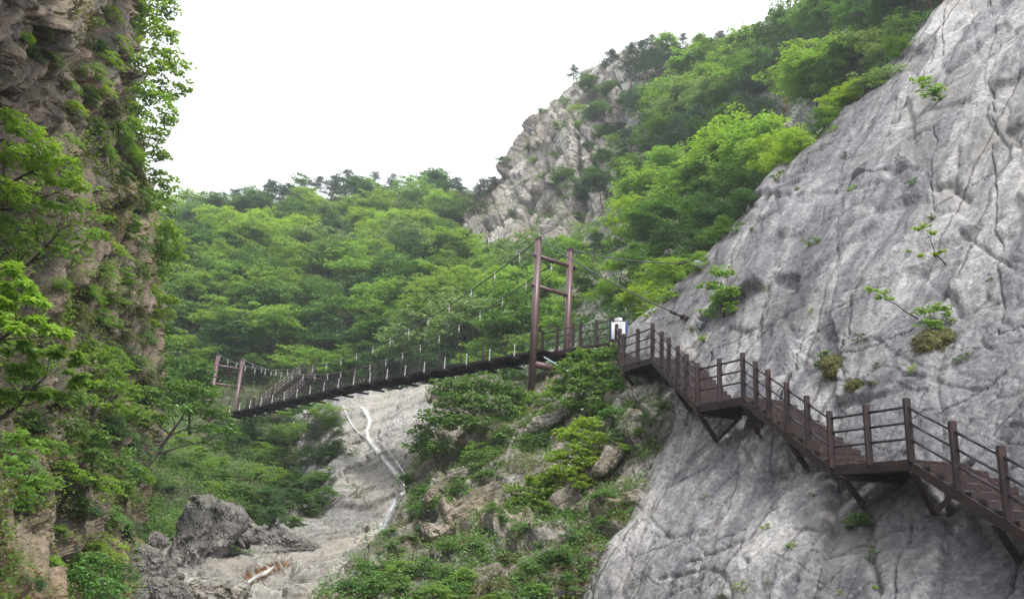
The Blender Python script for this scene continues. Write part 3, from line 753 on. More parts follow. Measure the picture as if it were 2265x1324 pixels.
def flight(top, bot, n, wt=WD, wb=WD, rail=True, intop=None, inbot=None):
    inn = inward(top, bot) if intop is None else None
    it = top + inn * wt if intop is None else intop; ib = bot + inn * wb if inbot is None else inbot
    m = MB(); 
    o = None
    fl = None
    ms = MB(); ms.beam(top - Vz * .12, bot - Vz * .12, .07, .22); s1 = sb(ms, 'stringer', brown)
    ms = MB(); ms.beam(it - Vz * .12, ib - Vz * .12, .07, .2); sb(ms, 'stringer', brown)
    for k in range(1, n):
        t = (k) / n; a = mid2(top, bot, t); b = mid2(it, ib, t)
        d = bot - top; d[2] = 0; d /= np.linalg.norm(d); z0 = top[2] - (top[2] - bot[2]) * k / n
        a = a.copy(); b = b.copy(); a[2] = b[2] = z0
        m = MB(); w = np.linalg.norm((bot - top)[:2]) / n * .92
        q = [a - d * w * .5, a + d * w * .5, b + d * w * .5, b - d * w * .5]
        m.box8([x - Vz * .02 for x in q] + [x + Vz * .03 for x in q])
        q2 = [a + d * w * .5, a + d * (w * .5 + .02), b + d * (w * .5 + .02), b + d * w * .5]
        m.box8([x - Vz * .10 for x in q2] + [x + Vz * .032 for x in q2])
        q3 = [a + d * w * .38, a + d * w * .46, b + d * w * .46, b + d * w * .38]
        m.box8([x + Vz * .03 for x in q3] + [x + Vz * .045 for x in q3])
        sb(m, 'stair_tread', treadm)
inJ = inward(Lp, Qp)
# walkway from the tower to the head of the stairs
axw = ax * 2.0
T0 = edge(S1, .08); T0[2] = ZW; 
wk_in0 = W0 + axw * .9; wk_in1 = W3 + np.array([1.2, 1.9, 0]); wk_in2 = W4 + np.array([1.6, 1.4, 0])
platform('walkway_deck', [W0, W2, W3, W4, wk_in2, wk_in1, wk_in0])
inner = [wk_in0, mid2(wk_in0, wk_in1, .5), wk_in1, mid2(wk_in1, wk_in2, .5), wk_in2]
for p in inner:
    m = MB(); m.beam(p - Vz * .15, p + Vz * 1.15, .12, .12); sb(m, 'railing_post', brown)
for a, b in zip(inner[:-1], inner[1:]):
    m = MB()
    for hgt in (1.05, .7, .35): m.tube([a + Vz * hgt, b + Vz * hgt], .028, 8)
    sb(m, 'handrail', dkrail)
# posts under the walkway
for p in (mid2(W2, wk_in0, .2), mid2(W0, wk_in0, .5), mid2(W3, wk_in1, .5), mid2(W4, wk_in2, .4)):
    m = MB(); m.beam(p - Vz * 3.4, p - Vz * .1, .16, .16); sb(m, 'support_post', brown)
JI, LI = Jp + np.array([1.75, .55, 0]), Lp + inJ * 1.75
JI2 = W4 + np.array([1.65, .2, 0]); 
flight(W4, Jp, 12, intop=JI2, inbot=JI)
platform('landing', [Jp, Lp, LI, JI])
inQ = inward(Qp, Cp); QI0 = Qp + inJ * 1.5
flight(Lp, Qp, 13, wt=1.75, wb=1.5, intop=LI, inbot=QI0)
SI = Sp + inward(Sp, Cp) * 1.5
platform('landing', [Qp, Sp, SI, QI0])
CI = Cp + inward(Sp, Cp) * 1.5; EI = Ep + inward(Ep, Gp) * 1.45
flight(Sp, Cp, 12, intop=SI, inbot=CI)
platform('landing', [Cp, Ep, EI, CI])
flight(Ep, Hp, 13, intop=EI, inbot=Hp + inward(Ep, Gp) * 1.5)
def bracket(outer, innr, vx, vy):
    h = hit(vx, vy, ['rock_slab_hill']); 
    mid = (outer + innr) / 2; dm = proj(mid)[2]
    v = P(vx, vy, dm + .1); 
    m = MB(); m.beam(outer - Vz * .22, v, .13, .13); m.beam(innr - Vz * .22, v, .11, .11); m.beam(outer - Vz * .27, innr - Vz * .27, .1, .12)
    hh = h[0] if h else v
    m.beam(v, v + (hh - v) * 1.0 + (hh - v) / (np.linalg.norm(hh - v) + 1e-6) * .3, .1, .1)
    sb(m, 'support_bracket', brown)
bracket(Jp, JI, 1412, 868); bracket(mid2(Lp, Qp, .55), mid2(LI, QI0, .55), 1525, 906); bracket(Qp, QI0, 1585.5, 974)
bracket(Sp, SI, 1682, 964); bracket(mid2(Sp, Cp, .55), mid2(SI, CI, .55), 1787, 1038); bracket(mid2(Cp, Ep, .12), mid2(CI, EI, .3), 1912, 1119)
bracket(Ep, EI, 2067, 1135); bracket(mid2(Ep, Gp, .85), mid2(Ep, Gp, .85) + inward(Ep, Gp) * 1.5, 2254, 1238)

# ---- notice boards at the stair head
def board(px0, py0, px1, py1, d, name, label, thick=.06, frame=True, legs=True):
    a = P(px0, py1, d); b = P(px1, py1, d - .25); h = P((px0 + px1) / 2, py0, d)[2] - P((px0 + px1) / 2, py1, d)[2]
    a[2] = b[2] = min(a[2], b[2]) + .0
    u = (b - a) / np.linalg.norm(b - a); n = np.cross(u, Vz); n = n if n[1] < 0 else -n
    e = empty(name, (a + b) / 2 - Vz * (.0 if not legs else 1.0))
    tag(e, label, 'notice board'); o0 = (a + b) / 2 - Vz * (.0 if not legs else 1.0)
    m = MB(); m.box8([a, b, b - n * thick, a - n * thick] + [x + Vz * h for x in (a, b, b - n * thick, a - n * thick)]); pn = m.build('panel', whitep, e, o0)
    w = np.linalg.norm(b - a)
    if frame:
        m = MB(); q = b + u * .001; m.box8([q + n * .02, q + u * .09 + n * .02, q + u * .09 - n * .09, q - n * .09] + [x + Vz * (h + .02) for x in (q + n * .02, q + u * .09 + n * .02, q + u * .09 - n * .09, q - n * .09)]); m.build('side_frame', bluep, e, o0)
        q = a - u * .03; m = MB(); m.box8([q + n * .02, q + u * .055 + n * .02, q + u * .055 - n * .09, q - n * .09] + [x + Vz * (h + .02) for x in (q + n * .02, q + u * .028 + n * .02, q + u * .028 - n * .09, q - n * .09)]); m.build('side_frame', bluep, e, o0)
        m = MB()
        for k, t in enumerate((.80, .72, .66, .58, .5, .42)):
            z = h * t; l0, l1 = .22, (.85, .7, .8, .75, .82, .5)[k]
            p0 = a + u * w * l0 + Vz * z + n * .004; p1 = a + u * w * l1 + Vz * z + n * .004
            m.box8([p0, p1, p1 - n * .003, p0 - n * .003] + [x + Vz * .022 for x in (p0, p1, p1 - n * .003, p0 - n * .003)])
        m.build('faded_print', greyt, pn, o0)
    if legs:
        for q in (a + u * .08, b - u * .08):
            m = MB(); m.beam(q - n * .1 - Vz * 1.0, q - n * .1 + Vz * h * .8, .07, .07); m.build('leg', brown, e, o0)
    return e
board(1352, 708, 1383, 748, 39.5, 'notice_board', 'white notice board with blue side frame at the stair head')
board(1360, 700.5, 1369.5, 707.3, 39.3, 'sign_plate', 'small white plate mounted above the notice board', legs=False, frame=False, thick=.2)

# ---- far stairway behind the bridge
fl = empty('far_stairway', P(600, 895, 80))
fo = P(600, 895, 80)
tag(fl, 'distant brown steel stairway climbing behind the low end of the bridge', 'stairway')
A0, A1 = P(560, 912, 79), P(660, 832, 84); A2 = P(692, 826, 84)
offs = np.array([1.35, 1.1, 0])
for k in (0, 1):
    a, b = A0 + offs * k, A1 + offs * k
    m = MB(); m.beam(a, b, .08, .25); m.build('stringer', brown, fl, fo)
    for i in range(11):
        p = mid2(a, b, i / 10); m = MB(); m.beam(p, p + Vz * 1.15, .1, .1); m.build('railing_post', brown, fl, fo)
    m = MB()
    for hgt in (1.1, .75, .4): m.tube([a + Vz * hgt, b + Vz * hgt], .035, 6)
    m.build('handrail', plain_mat('worn_handrail', (.20, .15, .145), .35), fl, fo)
for i in range(1, 22):
    a, b = mid2(A0, A1, i / 22), mid2(A0 + offs, A1 + offs, i / 22)
    m = MB(); m.beam(a, b, .3, .05, bev=False); m.build('stair_tread', treadm, fl, fo)
q = [A1, A1 + offs, A2 + offs, A2]
for x in q: x[2] = A1[2]
m = MB(); m.box8([x - Vz * .15 for x in q] + list(q)); m.build('landing', treadm, fl, fo)
for x in q + [mid2(q[0], q[3], .5)]:
    m = MB(); m.beam(x - Vz * .1, x + Vz * 1.25, .12, .12); m.build('railing_post', brown, fl, fo)
m = MB(); 
for i in range(9):
    p = mid2(q[0], q[3], i / 8); m.beam(p + Vz * .1, p + Vz * 1.1, .035, .035, bev=False)
m.beam(q[0] + Vz * 1.1, q[3] + Vz * 1.1, .06, .06); m.beam(q[0] + Vz * .1, q[3] + Vz * .1, .05, .05); m.build('railing_panel', brown, fl, fo)
U1 = [mid2(q[0], q[3], .1), mid2(q[0], q[3], .9)]
for x in U1:
    t = x + np.array([.3, .8, 1.0]); m = MB(); m.beam(x + Vz * 1.1, t + Vz * 1.1, .07, .07); m.beam(x, t, .07, .2); m.build('upper_handrail', galv if False else brown, fl, fo)
# support trestle below the far end
for i, (x0, x1) in enumerate(((548, 552), (562, 566), (575, 580), (588, 592))):
    t = P(x0, 880, 78 + i * .5); b = P(x1 - 6, 950 - i * 2, 77 + i * .5); b[0] = t[0]; b[1] = t[1]
    m = MB(); m.beam(b, t, .16, .16); m.build('support_post', brown, fl, fo)
for (a, b) in (((548, 900), (592, 935)), ((592, 898), (548, 932)), ((548, 915), (592, 915))):
    m = MB(); m.beam(P(a[0], a[1], 78), P(b[0], b[1], 79), .1, .1); m.build('cross_brace', brown, fl, fo)
# short capped steel post near the far tower
m = MB(); b = P(453, 915, 73); t = b.copy(); t[2] = P(453, 893, 73)[2]
m.tube([b, t, t + Vz * .12, t + Vz * .2], [.55, .55, .42, .1], 16); o = m.build('round_anchor_post', brownsh, None, tuple(b), smooth=True)
tag(o, 'short round reddish brown post with domed top near the far tower', 'post')
# ------------------------------------------------------------------ plants
LM = {
 'light': leaf_mat('leaf_light_green', (.175, .285, .055), trans=.5),
 'mid': leaf_mat('leaf_mid_green', (.100, .190, .042)),
 'dark': leaf_mat('leaf_dark_green', (.058, .125, .038)),
 'pale': leaf_mat('leaf_pale_green', (.18, .26, .10)),
 'yellow': leaf_mat('leaf_yellow_green', (.225, .335, .048), trans=.5),
 'blue': leaf_mat('needle_blue_green', (.070, .115, .075), trans=.15, rough=.6),
 'olive': leaf_mat('leaf_olive', (.12, .125, .04)),
 'sheer': leaf_mat('leaf_sunlit_green', (.20, .30, .055), trans=.68),
 'gloss': leaf_mat('leaf_glossy_green', (.13, .24, .045), rough=.28),
}
bark = plain_mat('dark_bark', (.045, .036, .030), rough=.9, var=.35, scale=3, bumpd=.04)
redbark = plain_mat('reddish_pine_bark', (.14, .075, .055), rough=.9, var=.35, scale=3, bumpd=.04)
greybark = plain_mat('pale_grey_bark', (.26, .24, .22), rough=.9, var=.3, scale=3, bumpd=.03)
TONE = {'light': 'light green', 'mid': 'mid green', 'dark': 'dark green', 'pale': 'pale grey-green', 'yellow': 'yellow-green', 'blue': 'bluish green', 'olive': 'olive', 'gloss': 'glossy green', 'sheer': 'light green'}
_o1 = 'zeroth first second third fourth fifth sixth seventh eighth ninth tenth eleventh twelfth thirteenth fourteenth fifteenth sixteenth seventeenth eighteenth nineteenth'.split()
_t = {2: 'twenty', 3: 'thirty', 4: 'forty', 5: 'fifty', 6: 'sixty', 7: 'seventy', 8: 'eighty', 9: 'ninety'}
def ordw(n):
    if n < 20: return _o1[n]
    if n % 10 == 0: return _t[n // 10][:-1] + 'ieth'
    return _t[n // 10] + '-' + _o1[n % 10]

def quads(p, d, nrm, Ln, Wd, r, droop=.25):
    "diamond leaves: base p, direction d, face normal nrm"
    d = d / (np.linalg.norm(d, axis=1, keepdims=True) + 1e-9)
    s = np.cross(d, nrm); s /= (np.linalg.norm(s, axis=1, keepdims=True) + 1e-9)
    n = len(p); L_ = (Ln * (.7 + .6 * r.random(n)))[:, None]; W_ = (Wd * (.7 + .6 * r.random(n)))[:, None]
    up = np.cross(s, d)
    mid = p + d * L_ * .48 + up * L_ * .06
    tip = p + d * L_ - up * L_ * droop * .5
    V = np.stack([p, mid + s * W_ * .5, tip, mid - s * W_ * .5], 1).reshape(-1, 3)
    return V, np.arange(4 * n).reshape(n, 4)

def lobed(p, d, nrm, Ln, r):
    "five-lobed maple leaves, one fan of kites each"
    d = d / (np.linalg.norm(d, axis=1, keepdims=True) + 1e-9)
    s = np.cross(d, nrm); s /= (np.linalg.norm(s, axis=1, keepdims=True) + 1e-9); n = len(p)
    L_ = (Ln * (.7 + .6 * r.random(n)))[:, None]; V = []; 
    up = np.cross(s, d)
    for ang, ln in ((-95, .62), (-48, .9), (0, 1.0), (48, .9), (95, .62)):
        a = math.radians(ang); e = d * math.cos(a) + s * math.sin(a); f = -d * math.sin(a) + s * math.cos(a)
        m_ = p + e * L_ * ln * .5 - up * L_ * .03; V += [p, m_ + f * L_ * .17, p + e * L_ * ln - up * L_ * .16, m_ - f * L_ * .17]
    return np.stack(V, 1).reshape(-1, 3), np.arange(20 * n).reshape(-1, 4)

def spray_leaves(C, Rr, per, leaf, r, flat=.22, kind='quad', tilt=.4, axis=None):
    "leaves laid on small domed discs round centres C"
    k = len(C); n = k * per
    c = np.repeat(C, per, 0); rr = np.repeat(Rr, per)
    th = r.random(n) * 2 * np.pi; rho = np.sqrt(r.random(n))
    o = np.stack([np.cos(th) * rho, np.sin(th) * rho, np.zeros(n)], 1)
    # each disc tips its own way
    tx = np.repeat(r.normal(0, tilt * .5, k), per); ty = np.repeat(r.normal(0, tilt * .5, k), per)
    z = o[:, 0] * tx + o[:, 1] * ty - flat * rho ** 2 + r.normal(0, .09, n)
    p = c + np.stack([o[:, 0] * rr, o[:, 1] * rr, z * rr], 1)
    yaw = th + r.normal(0, .9, n)
    d = np.stack([np.cos(yaw), np.sin(yaw), r.normal(-.15, .3, n)], 1)
    nm = np.stack([r.normal(0, tilt, n) + tx, r.normal(0, tilt, n) + ty, np.ones(n)], 1)
    if kind == 'lobed': return lobed(p, d, nm, leaf, r)
    if kind == 'needle': return quads(p, d + np.stack([0 * z, 0 * z, np.abs(r.normal(0, .5, n))], 1), nm, leaf, leaf * .28, r)
    return quads(p, d, nm, leaf, leaf * .62, r)

def bend(a, b, n, r, amp):
    a = np.asarray(a, float); b = np.asarray(b, float); t = np.linspace(0, 1, n)[:, None]
    L_ = np.linalg.norm(b - a); w = np.cumsum(r.normal(0, 1, (n, 3)), 0) * amp * L_ / n
    w -= w[0]; w -= t * w[-1]; return a + (b - a) * t + w

def wood(base, targets, r0, r, lean=None, topfrac=.8):
    "tapered trunk with limbs reaching the given points"
    m = MB(); T = np.asarray(targets); c = T.mean(0); zt = T[:, 2].max()
    top = np.array([c[0], c[1], base[2] + (zt - base[2]) * topfrac]) if lean is None else np.asarray(lean, float)
    tr = bend(base, top, 9, r, .25); m.tube(tr, list(np.linspace(r0, r0 * .25, 9)), 7)
    for q in T:
        d = np.linalg.norm(tr - q, axis=1) + 1.2 * np.maximum(0, tr[:, 2] - q[2] + .15 * abs(zt - base[2])); d[0] += 1e3; i = int(np.argmin(d))
        f = i / 8; rs = r0 * (1 - .75 * f) * .5
        m.tube(bend(tr[i], q, 5, r, .3), [rs, rs * .8, rs * .6, rs * .42, rs * .22], 5, cap=False)
    return m

PROTO = {}
def proto_broad(key, seed, H, ncl, spr, per, leaf, wide=.40, low=.30, kind='quad', trunkmat=None):
    r = np.random.default_rng(seed); C = []
    while len(C) < ncl:
        v = r.normal(0, 1, 3); v /= np.linalg.norm(v); rad = .66 + .34 * r.random() ** .6
        lob = 1 + .28 * math.sin(3 * math.atan2(v[1], v[0]) + seed) + .15 * r.normal()
        q = np.array([v[0] * wide * H * rad * lob, v[1] * wide * H * rad * lob, H * (low + (1 - low) * .5) + v[2] * H * (1 - low) * .5 * rad])
        if q[2] < H * low * .8: continue
        C.append(q)
    C = np.array(C)
    sc = np.repeat(C, spr, 0); k = len(sc); rc = H * .13
    sc = sc + r.normal(0, 1, (k, 3)) * [rc * .75, rc * .75, rc * .45]; rr = rc * (.45 + .5 * r.random(k))
    V, Q = spray_leaves(sc, rr, per, leaf, r, kind=kind)
    e = empty('broadleaf_tree', (0, 0, 0))
    idx = r.choice(len(C), min(len(C), 16), replace=False)
    w = wood(np.array([0, 0, -.3]), C[idx], H * .020, r); w.build('trunk', trunkmat or bark, e, smooth=True)
    mesh_np('crown', V, Q, LM['mid'], parent=e, smooth=False)
    PROTO[key] = [e, H, False]

def proto_pine(key, seed, H, npad, per, leaf, lean=.1, first=.35):
    r = np.random.default_rng(seed); C = []; R_ = []
    for i in range(npad):
        t = i / (npad - 1); z = H * (first + (1 - first) * t); reach = H * .40 * (1 - t * .6) * (.6 + .5 * r.random()); a = i * 2.4 + r.normal(0, .4)
        for u in (1.0, .62, .3):
            C.append([math.cos(a) * reach * u + lean * z, math.sin(a) * reach * u, z + reach * .1 * u + r.normal(0, .01) * H]); R_.append(H * (.075 + .05 * r.random()))
    C = np.array(C); R_ = np.array(R_)
    C2 = np.repeat(C, 3, 0) + r.normal(0, 1, (len(C) * 3, 3)) * [H * .035, H * .035, H * .012]; R2 = np.repeat(R_, 3) * .7
    V, Q = spray_leaves(C2, R2, per, leaf, r, flat=.12, kind='needle', tilt=.3)
    e = empty('pine_tree', (0, 0, 0))
    m = MB(); tr = bend([0, 0, -.3], [lean * H, 0, H * .97], 9, r, .12); m.tube(tr, list(np.linspace(H * .022, H * .006, 9)), 7)
    for q in C[::3]:
        i = int(np.argmin(np.abs(tr[:, 2] - q[2] + H * .03))); m.tube(bend(tr[i], q, 4, r, .15), [H * .008, H * .006, H * .004, H * .002], 5, cap=False)
    m.build('trunk', redbark, e, smooth=True); mesh_np('crown', V, Q, LM['blue'], parent=e, smooth=False)
    PROTO[key] = [e, H, False]

def proto_shrub(key, seed, H, ncl, spr, per, leaf, kind='quad', wide=.7):
    r = np.random.default_rng(seed); C = []
    while len(C) < ncl:
        v = r.normal(0, 1, 3); v /= np.linalg.norm(v); v[2] = abs(v[2]); rad = .45 + .55 * r.random() ** .6
        C.append([v[0] * wide * H * rad * (1 + .25 * r.normal()), v[1] * wide * H * rad, H * (.15 + .75 * v[2] * rad)])
    C = np.array(C); sc = np.repeat(C, spr, 0); k = len(sc); rc = H * .22
    sc = sc + r.normal(0, 1, (k, 3)) * [rc * .7, rc * .7, rc * .4]; rr = rc * (.45 + .5 * r.random(k))
    V, Q = spray_leaves(sc, rr, per, leaf, r, kind=kind)
    e = empty('shrub', (0, 0, 0)); m = MB()
    for q in C[::2]:
        m.tube(bend([r.normal(0, .04) * H, r.normal(0, .04) * H, -.2 * H], q, 5, r, .25), [H * .018, H * .015, H * .012, H * .009, H * .005], 5, cap=False)
    m.build('stem', bark, e, smooth=True); mesh_np('foliage', V, Q, LM['mid'], parent=e, smooth=False)
    PROTO[key] = [e, H, False]

for i in range(5): proto_broad('tree%d' % i, 200 + i, 8.0, 24 + 3 * i, 7, 36, .36, wide=.36 + .03 * (i % 3), low=.22 + .04 * (i % 2))
for i in range(4): proto_pine('pine%d' % i, 300 + i, 7.0, 11 + i, 15, .42, lean=(.05, .16, -.1, .22)[i], first=(.42, .55, .5, .6)[i])
for i in range(4): proto_broad('near%d' % i, 230 + i, 4.0, 26, 6, 36, .17, wide=.42, low=.15)
for i in range(5): proto_shrub('shrub%d' % i, 400 + i, 1.6, 14, 5, 30, .13, wide=.6 + .1 * (i % 3))
for i in range(3): proto_shrub('tuft%d' % i, 450 + i, .5, 5, 3, 16, .09)

def dup(root):
    c = root.copy(); COL.objects.link(c)
    for ch in list(root.children):
        k = ch.copy(); COL.objects.link(k); k.parent = c
    return c
def place(key, loc, H, tone, label, cat, group, rz=None, sq=1.0, tilt=(0, 0), trunk=None):
    e, h0, used = PROTO[key]
    o = e if not used else dup(e)
    if not used: PROTO[key][2] = True
    o.location = tuple(loc); s = H / h0; o.scale = (s * sq, s * sq, s)
    o.rotation_euler = (tilt[0], tilt[1], random.random() * 6.28 if rz is None else rz)
    for ch in o.children:
        nm = ch.name.split('.')[0]
        if nm in ('crown', 'foliage'):
            ch.material_slots[0].link = 'OBJECT'; ch.material_slots[0].material = LM[tone]
        elif trunk is not None:
            ch.material_slots[0].link = 'OBJECT'; ch.material_slots[0].material = trunk
    tag(o, label, cat, group)
    return o

NOGO = []
def on(px, py, names=None, sink=.1):
    h = hit(px, py, names); 
    if h is None: return None
    p = h[0].copy(); p[2] -= sink; return p

# ---- forest on the valley hill, in tiers down from the ridge
tiers = [(455, 34, 6.2), (472, 50, 6.6), (500, 70, 6.4), (528, 76, 6.6), (560, 82, 6.8), (596, 86, 7.0), (634, 92, 7.2), (676, 96, 7.2), (722, 104, 7.2), (772, 112, 7.0), (822, 112, 6.4), (856, 100, 4.6)]
for ti, (py, dx, H) in enumerate(tiers):
    xs = []; x = 352 + random.random() * 30
    while x < 1330: xs.append(x); x += dx * (.75 + .5 * random.random())
    k = 0
    for x in xs:
        yy = py + random.uniform(-12, 12) + (0 if ti > 1 else (12 if x < 620 else -14 * math.sin((x - 620) / 500 * 3.1)))
        if ti < 2 and x > 1060: continue
        if ti < 4 and x > 1090: continue
        if x > 1030 and py < 602: continue
        p = on(x, yy + 4, ['valley_hill'])
        if p is None or proj(p)[2] < 84 and x < 800: continue
        k += 1; H1 = H * random.uniform(.8, 1.22)
        u = random.random()
        if (ti == 0 and u < .62) or (ti == 1 and u < .3):
            place('pine%d' % random.randrange(4), p, H1 * 1.0, 'blue', f'slender pine on the valley ridge, {ordw(k)} from the dark cliff in {ordw(ti + 1)} tree row', 'pine tree', 'pines along the far ridge')
            continue
        tone = 'yellow' if (ti in (2, 3, 4) and u < .5) else ('pale' if u < .16 else 'light' if u < .52 else 'mid' if u < .85 else 'dark')
        if ti >= 6: tone = 'light' if u < .34 else 'mid' if u < .78 else 'dark' if u < .94 else 'pale'
        place('tree%d' % random.randrange(5), p, H1, tone, f'{TONE[tone]} tree, {ordw(k)} from the dark cliff in {ordw(ti + 1)} forest row below the ridge', 'tree', 'trees of the valley forest', sq=random.uniform(.95, 1.25))

# ---- wooded slope above the slab (base x, base y, height px, tone)
SL = [(1392, 208, 75, 'blue'), (1418, 200, 92, 'blue'), (1455, 215, 100, 'blue'), (1492, 200, 95, 'blue'), (1530, 190, 80, 'light'), (1568, 178, 80, 'mid'), (1608, 190, 78, 'light'), (1645, 150, 80, 'light'),
      (1668, 108, 60, 'blue'), (1700, 118, 85, 'blue'), (1735, 120, 95, 'mid'), (1768, 110, 100, 'blue'), (1800, 100, 100, 'light'), (1838, 96, 120, 'mid'), (1876, 92, 110, 'blue'), (1915, 96, 120, 'mid'),
      (1950, 92, 110, 'blue'), (1990, 78, 110, 'dark'), (2035, 62, 110, 'mid'), (2062, 40, 80, 'blue'),
      (1420, 300, 110, 'blue'), (1455, 290, 100, 'mid'), (1492, 285, 100, 'light'), (1530, 300, 110, 'pale'), (1575, 280, 100, 'pale'), (1560, 235, 85, 'light'), (1612, 250, 90, 'light'), (1655, 240, 90, 'blue'),
      (1690, 215, 95, 'mid'), (1728, 252, 165, 'blue'), (1775, 215, 100, 'light'), (1812, 240, 130, 'light'), (1848, 232, 140, 'light'), (1885, 200, 110, 'pale'), (1925, 165, 100, 'mid'), (1962, 150, 90, 'pale'), (1990, 130, 85, 'mid'),
      (1480, 350, 90, 'mid'), (1515, 360, 100, 'blue'), (1552, 345, 95, 'blue'), (1590, 360, 100, 'dark'), (1632, 330, 90, 'mid'), (1660, 300, 95, 'blue'), (1700, 310, 100, 'blue'),
      (1400, 355, 70, 'blue'), (1335, 470, 75, 'blue'), (1400, 440, 80, 'mid'), (1440, 400, 80, 'blue'), (1475, 420, 90, 'light'),
      (1595, 430, 130, 'yellow'), (1640, 420, 150, 'yellow'), (1685, 430, 165, 'light'), (1735, 400, 120, 'yellow'), (1560, 470, 110, 'mid'), (1510, 500, 120, 'light'),
      (1430, 500, 115, 'light'), (1385, 540, 95, 'yellow'), (1310, 600, 80, 'blue'), (1450, 560, 110, 'mid'),
      (1630, 500, 130, 'dark'), (1590, 560, 120, 'dark'), (1545, 540, 100, 'mid'), (1565, 610, 100, 'dark'), (1500, 600, 110, 'dark'), (1520, 640, 80, 'mid'),
      (1420, 640, 100, 'mid'), (1375, 650, 80, 'yellow'), (1470, 665, 95, 'light'), (1340, 690, 70, 'light'), (1420, 705, 75, 'yellow'), (1300, 660, 70, 'mid'), (1375, 712, 50, 'mid')]
SL.sort(key=lambda a: a[1] + a[0] * .25)
rowsof = [SL[i:i + 12] for i in range(0, len(SL), 12)]
for ri, row in enumerate(rowsof):
    row = sorted(row)
    for k, (x, y, hp, tone) in enumerate(row):
        p = on(x, y, ['forest_slope_hill', 'rock_crag_mountain'])
        if p is None: continue
        d = proj(p)[2]; H = hp * 1.08 * d / F / .97
        if tone == 'blue': key = 'pine%d' % random.randrange(4); nm = 'pine'
        else: key = ('tree%d' % random.randrange(5)) if d > 62 else 'near%d' % random.randrange(4); nm = 'leafy tree'
        place(key, p, H, tone, f'{TONE[tone]} {nm}, {ordw(k + 1)} from the crag in {ordw(ri + 1)} row of the wooded slope', 'pine tree' if nm == 'pine' else 'tree', 'trees on the slope above the slab', sq=random.uniform(1.0, 1.35))
# low filler growth on the slope
k = 0
for y in sorted(random.uniform(90, 730) for _ in range(70)):
    x = random.uniform(1290, 2080)
    if y < 560 - (x - 1290) * .72 - 90 or y > 800 - (x - 1340) * .98: continue
    if (abs(y - (364 - (x - 1317) * .63)) < 28 and 1300 < x < 1475) or (abs(y - (700 - (x - 1280) * .9)) < 28 and 1270 < x < 1500): continue
    p = on(x, y, ['forest_slope_hill'])
    if p is None: continue
    k += 1; d = proj(p)[2]; tone = random.choice(['mid', 'dark', 'light', 'mid'])
    place('shrub%d' % random.randrange(5), p, random.uniform(26, 46) * d / F, tone, f'{TONE[tone]} shrub, {ordw(k)} of the undergrowth shrubs dotted between trees on the wooded slope' if False else f'low {TONE[tone]} shrub between the slope trees, {ordw(k)} such shrub down from the skyline', 'shrub', 'small shrubs among the slope trees')

# ---- plants on the crag
CP = [(1215, 228, 34, 'blue'), (1268, 186, 42, 'blue'), (1245, 205, 26, 'mid'), (1298, 200, 36, 'mid'), (1335, 172, 46, 'blue'), (1362, 152, 44, 'blue'), (1310, 215, 30, 'dark'), (1345, 215, 36, 'mid'), (1385, 150, 55, 'blue'), (1410, 128, 40, 'blue'),
      (1440, 118, 44, 'blue'), (1475, 112, 40, 'light'), (1510, 108, 36, 'blue'), (1550, 108, 34, 'light'), (1590, 104, 36, 'blue'), (1115, 368, 28, 'dark'), (1072, 455, 62, 'blue'), (1090, 425, 40, 'blue'), (1052, 478, 66, 'blue'),
      (1186, 358, 22, 'light'), (1250, 235, 26, 'mid'), (1275, 245, 24, 'yellow'), (1240, 285, 20, 'mid'), (1325, 300, 28, 'mid'), (1360, 320, 30, 'light'), (1300, 330, 24, 'dark'), (1335, 360, 34, 'mid'), (1375, 300, 34, 'blue'), (1310, 400, 34, 'mid'),
      (1350, 400, 40, 'mid'), (1270, 415, 30, 'mid'), (1240, 430, 22, 'light'), (1180, 472, 14, 'mid'), (1300, 445, 36, 'dark'), (1340, 455, 40, 'blue'), (1130, 470, 12, 'mid'), (1200, 395, 18, 'light'), (1160, 405, 14, 'mid'), (1225, 345, 16, 'mid'), (1285, 490, 30, 'dark'), (1170, 330, 14, 'mid'), (1200, 250, 16, 'mid'), (1340, 250, 28, 'mid'), (1400, 250, 40, 'dark'), (1280, 280, 18, 'light')]
for i in range(20):
    x = random.uniform(1200, 1460); y = random.uniform(200, 470)
    if x > 1190 + (470 - y) * .55: CP.append((x, y, random.uniform(16, 44), random.choice(['mid', 'blue', 'light', 'dark', 'mid'])))
CP.sort(key=lambda a: a[1])
k = 0
for x, y, hp, tone in CP:
    p = on(x, y, ['rock_crag_mountain', 'forest_slope_hill'], .3)
    if p is None: continue
    k += 1; d = proj(p)[2]; H = hp * d / F * 1.05
    if hp >= 34: place('pine%d' % random.randrange(4) if tone == 'blue' else 'tree%d' % random.randrange(5), p, H * 1.05, tone, f'{TONE[tone]} small tree on the brown crag, {ordw(k)} plant down from its top', 'tree', 'trees clinging to the crag', sq=1.15)
    else: place('shrub%d' % random.randrange(5), p, H, tone, f'{TONE[tone]} bush on the brown crag, {ordw(k)} plant down from its top', 'shrub', 'bushes clinging to the crag')

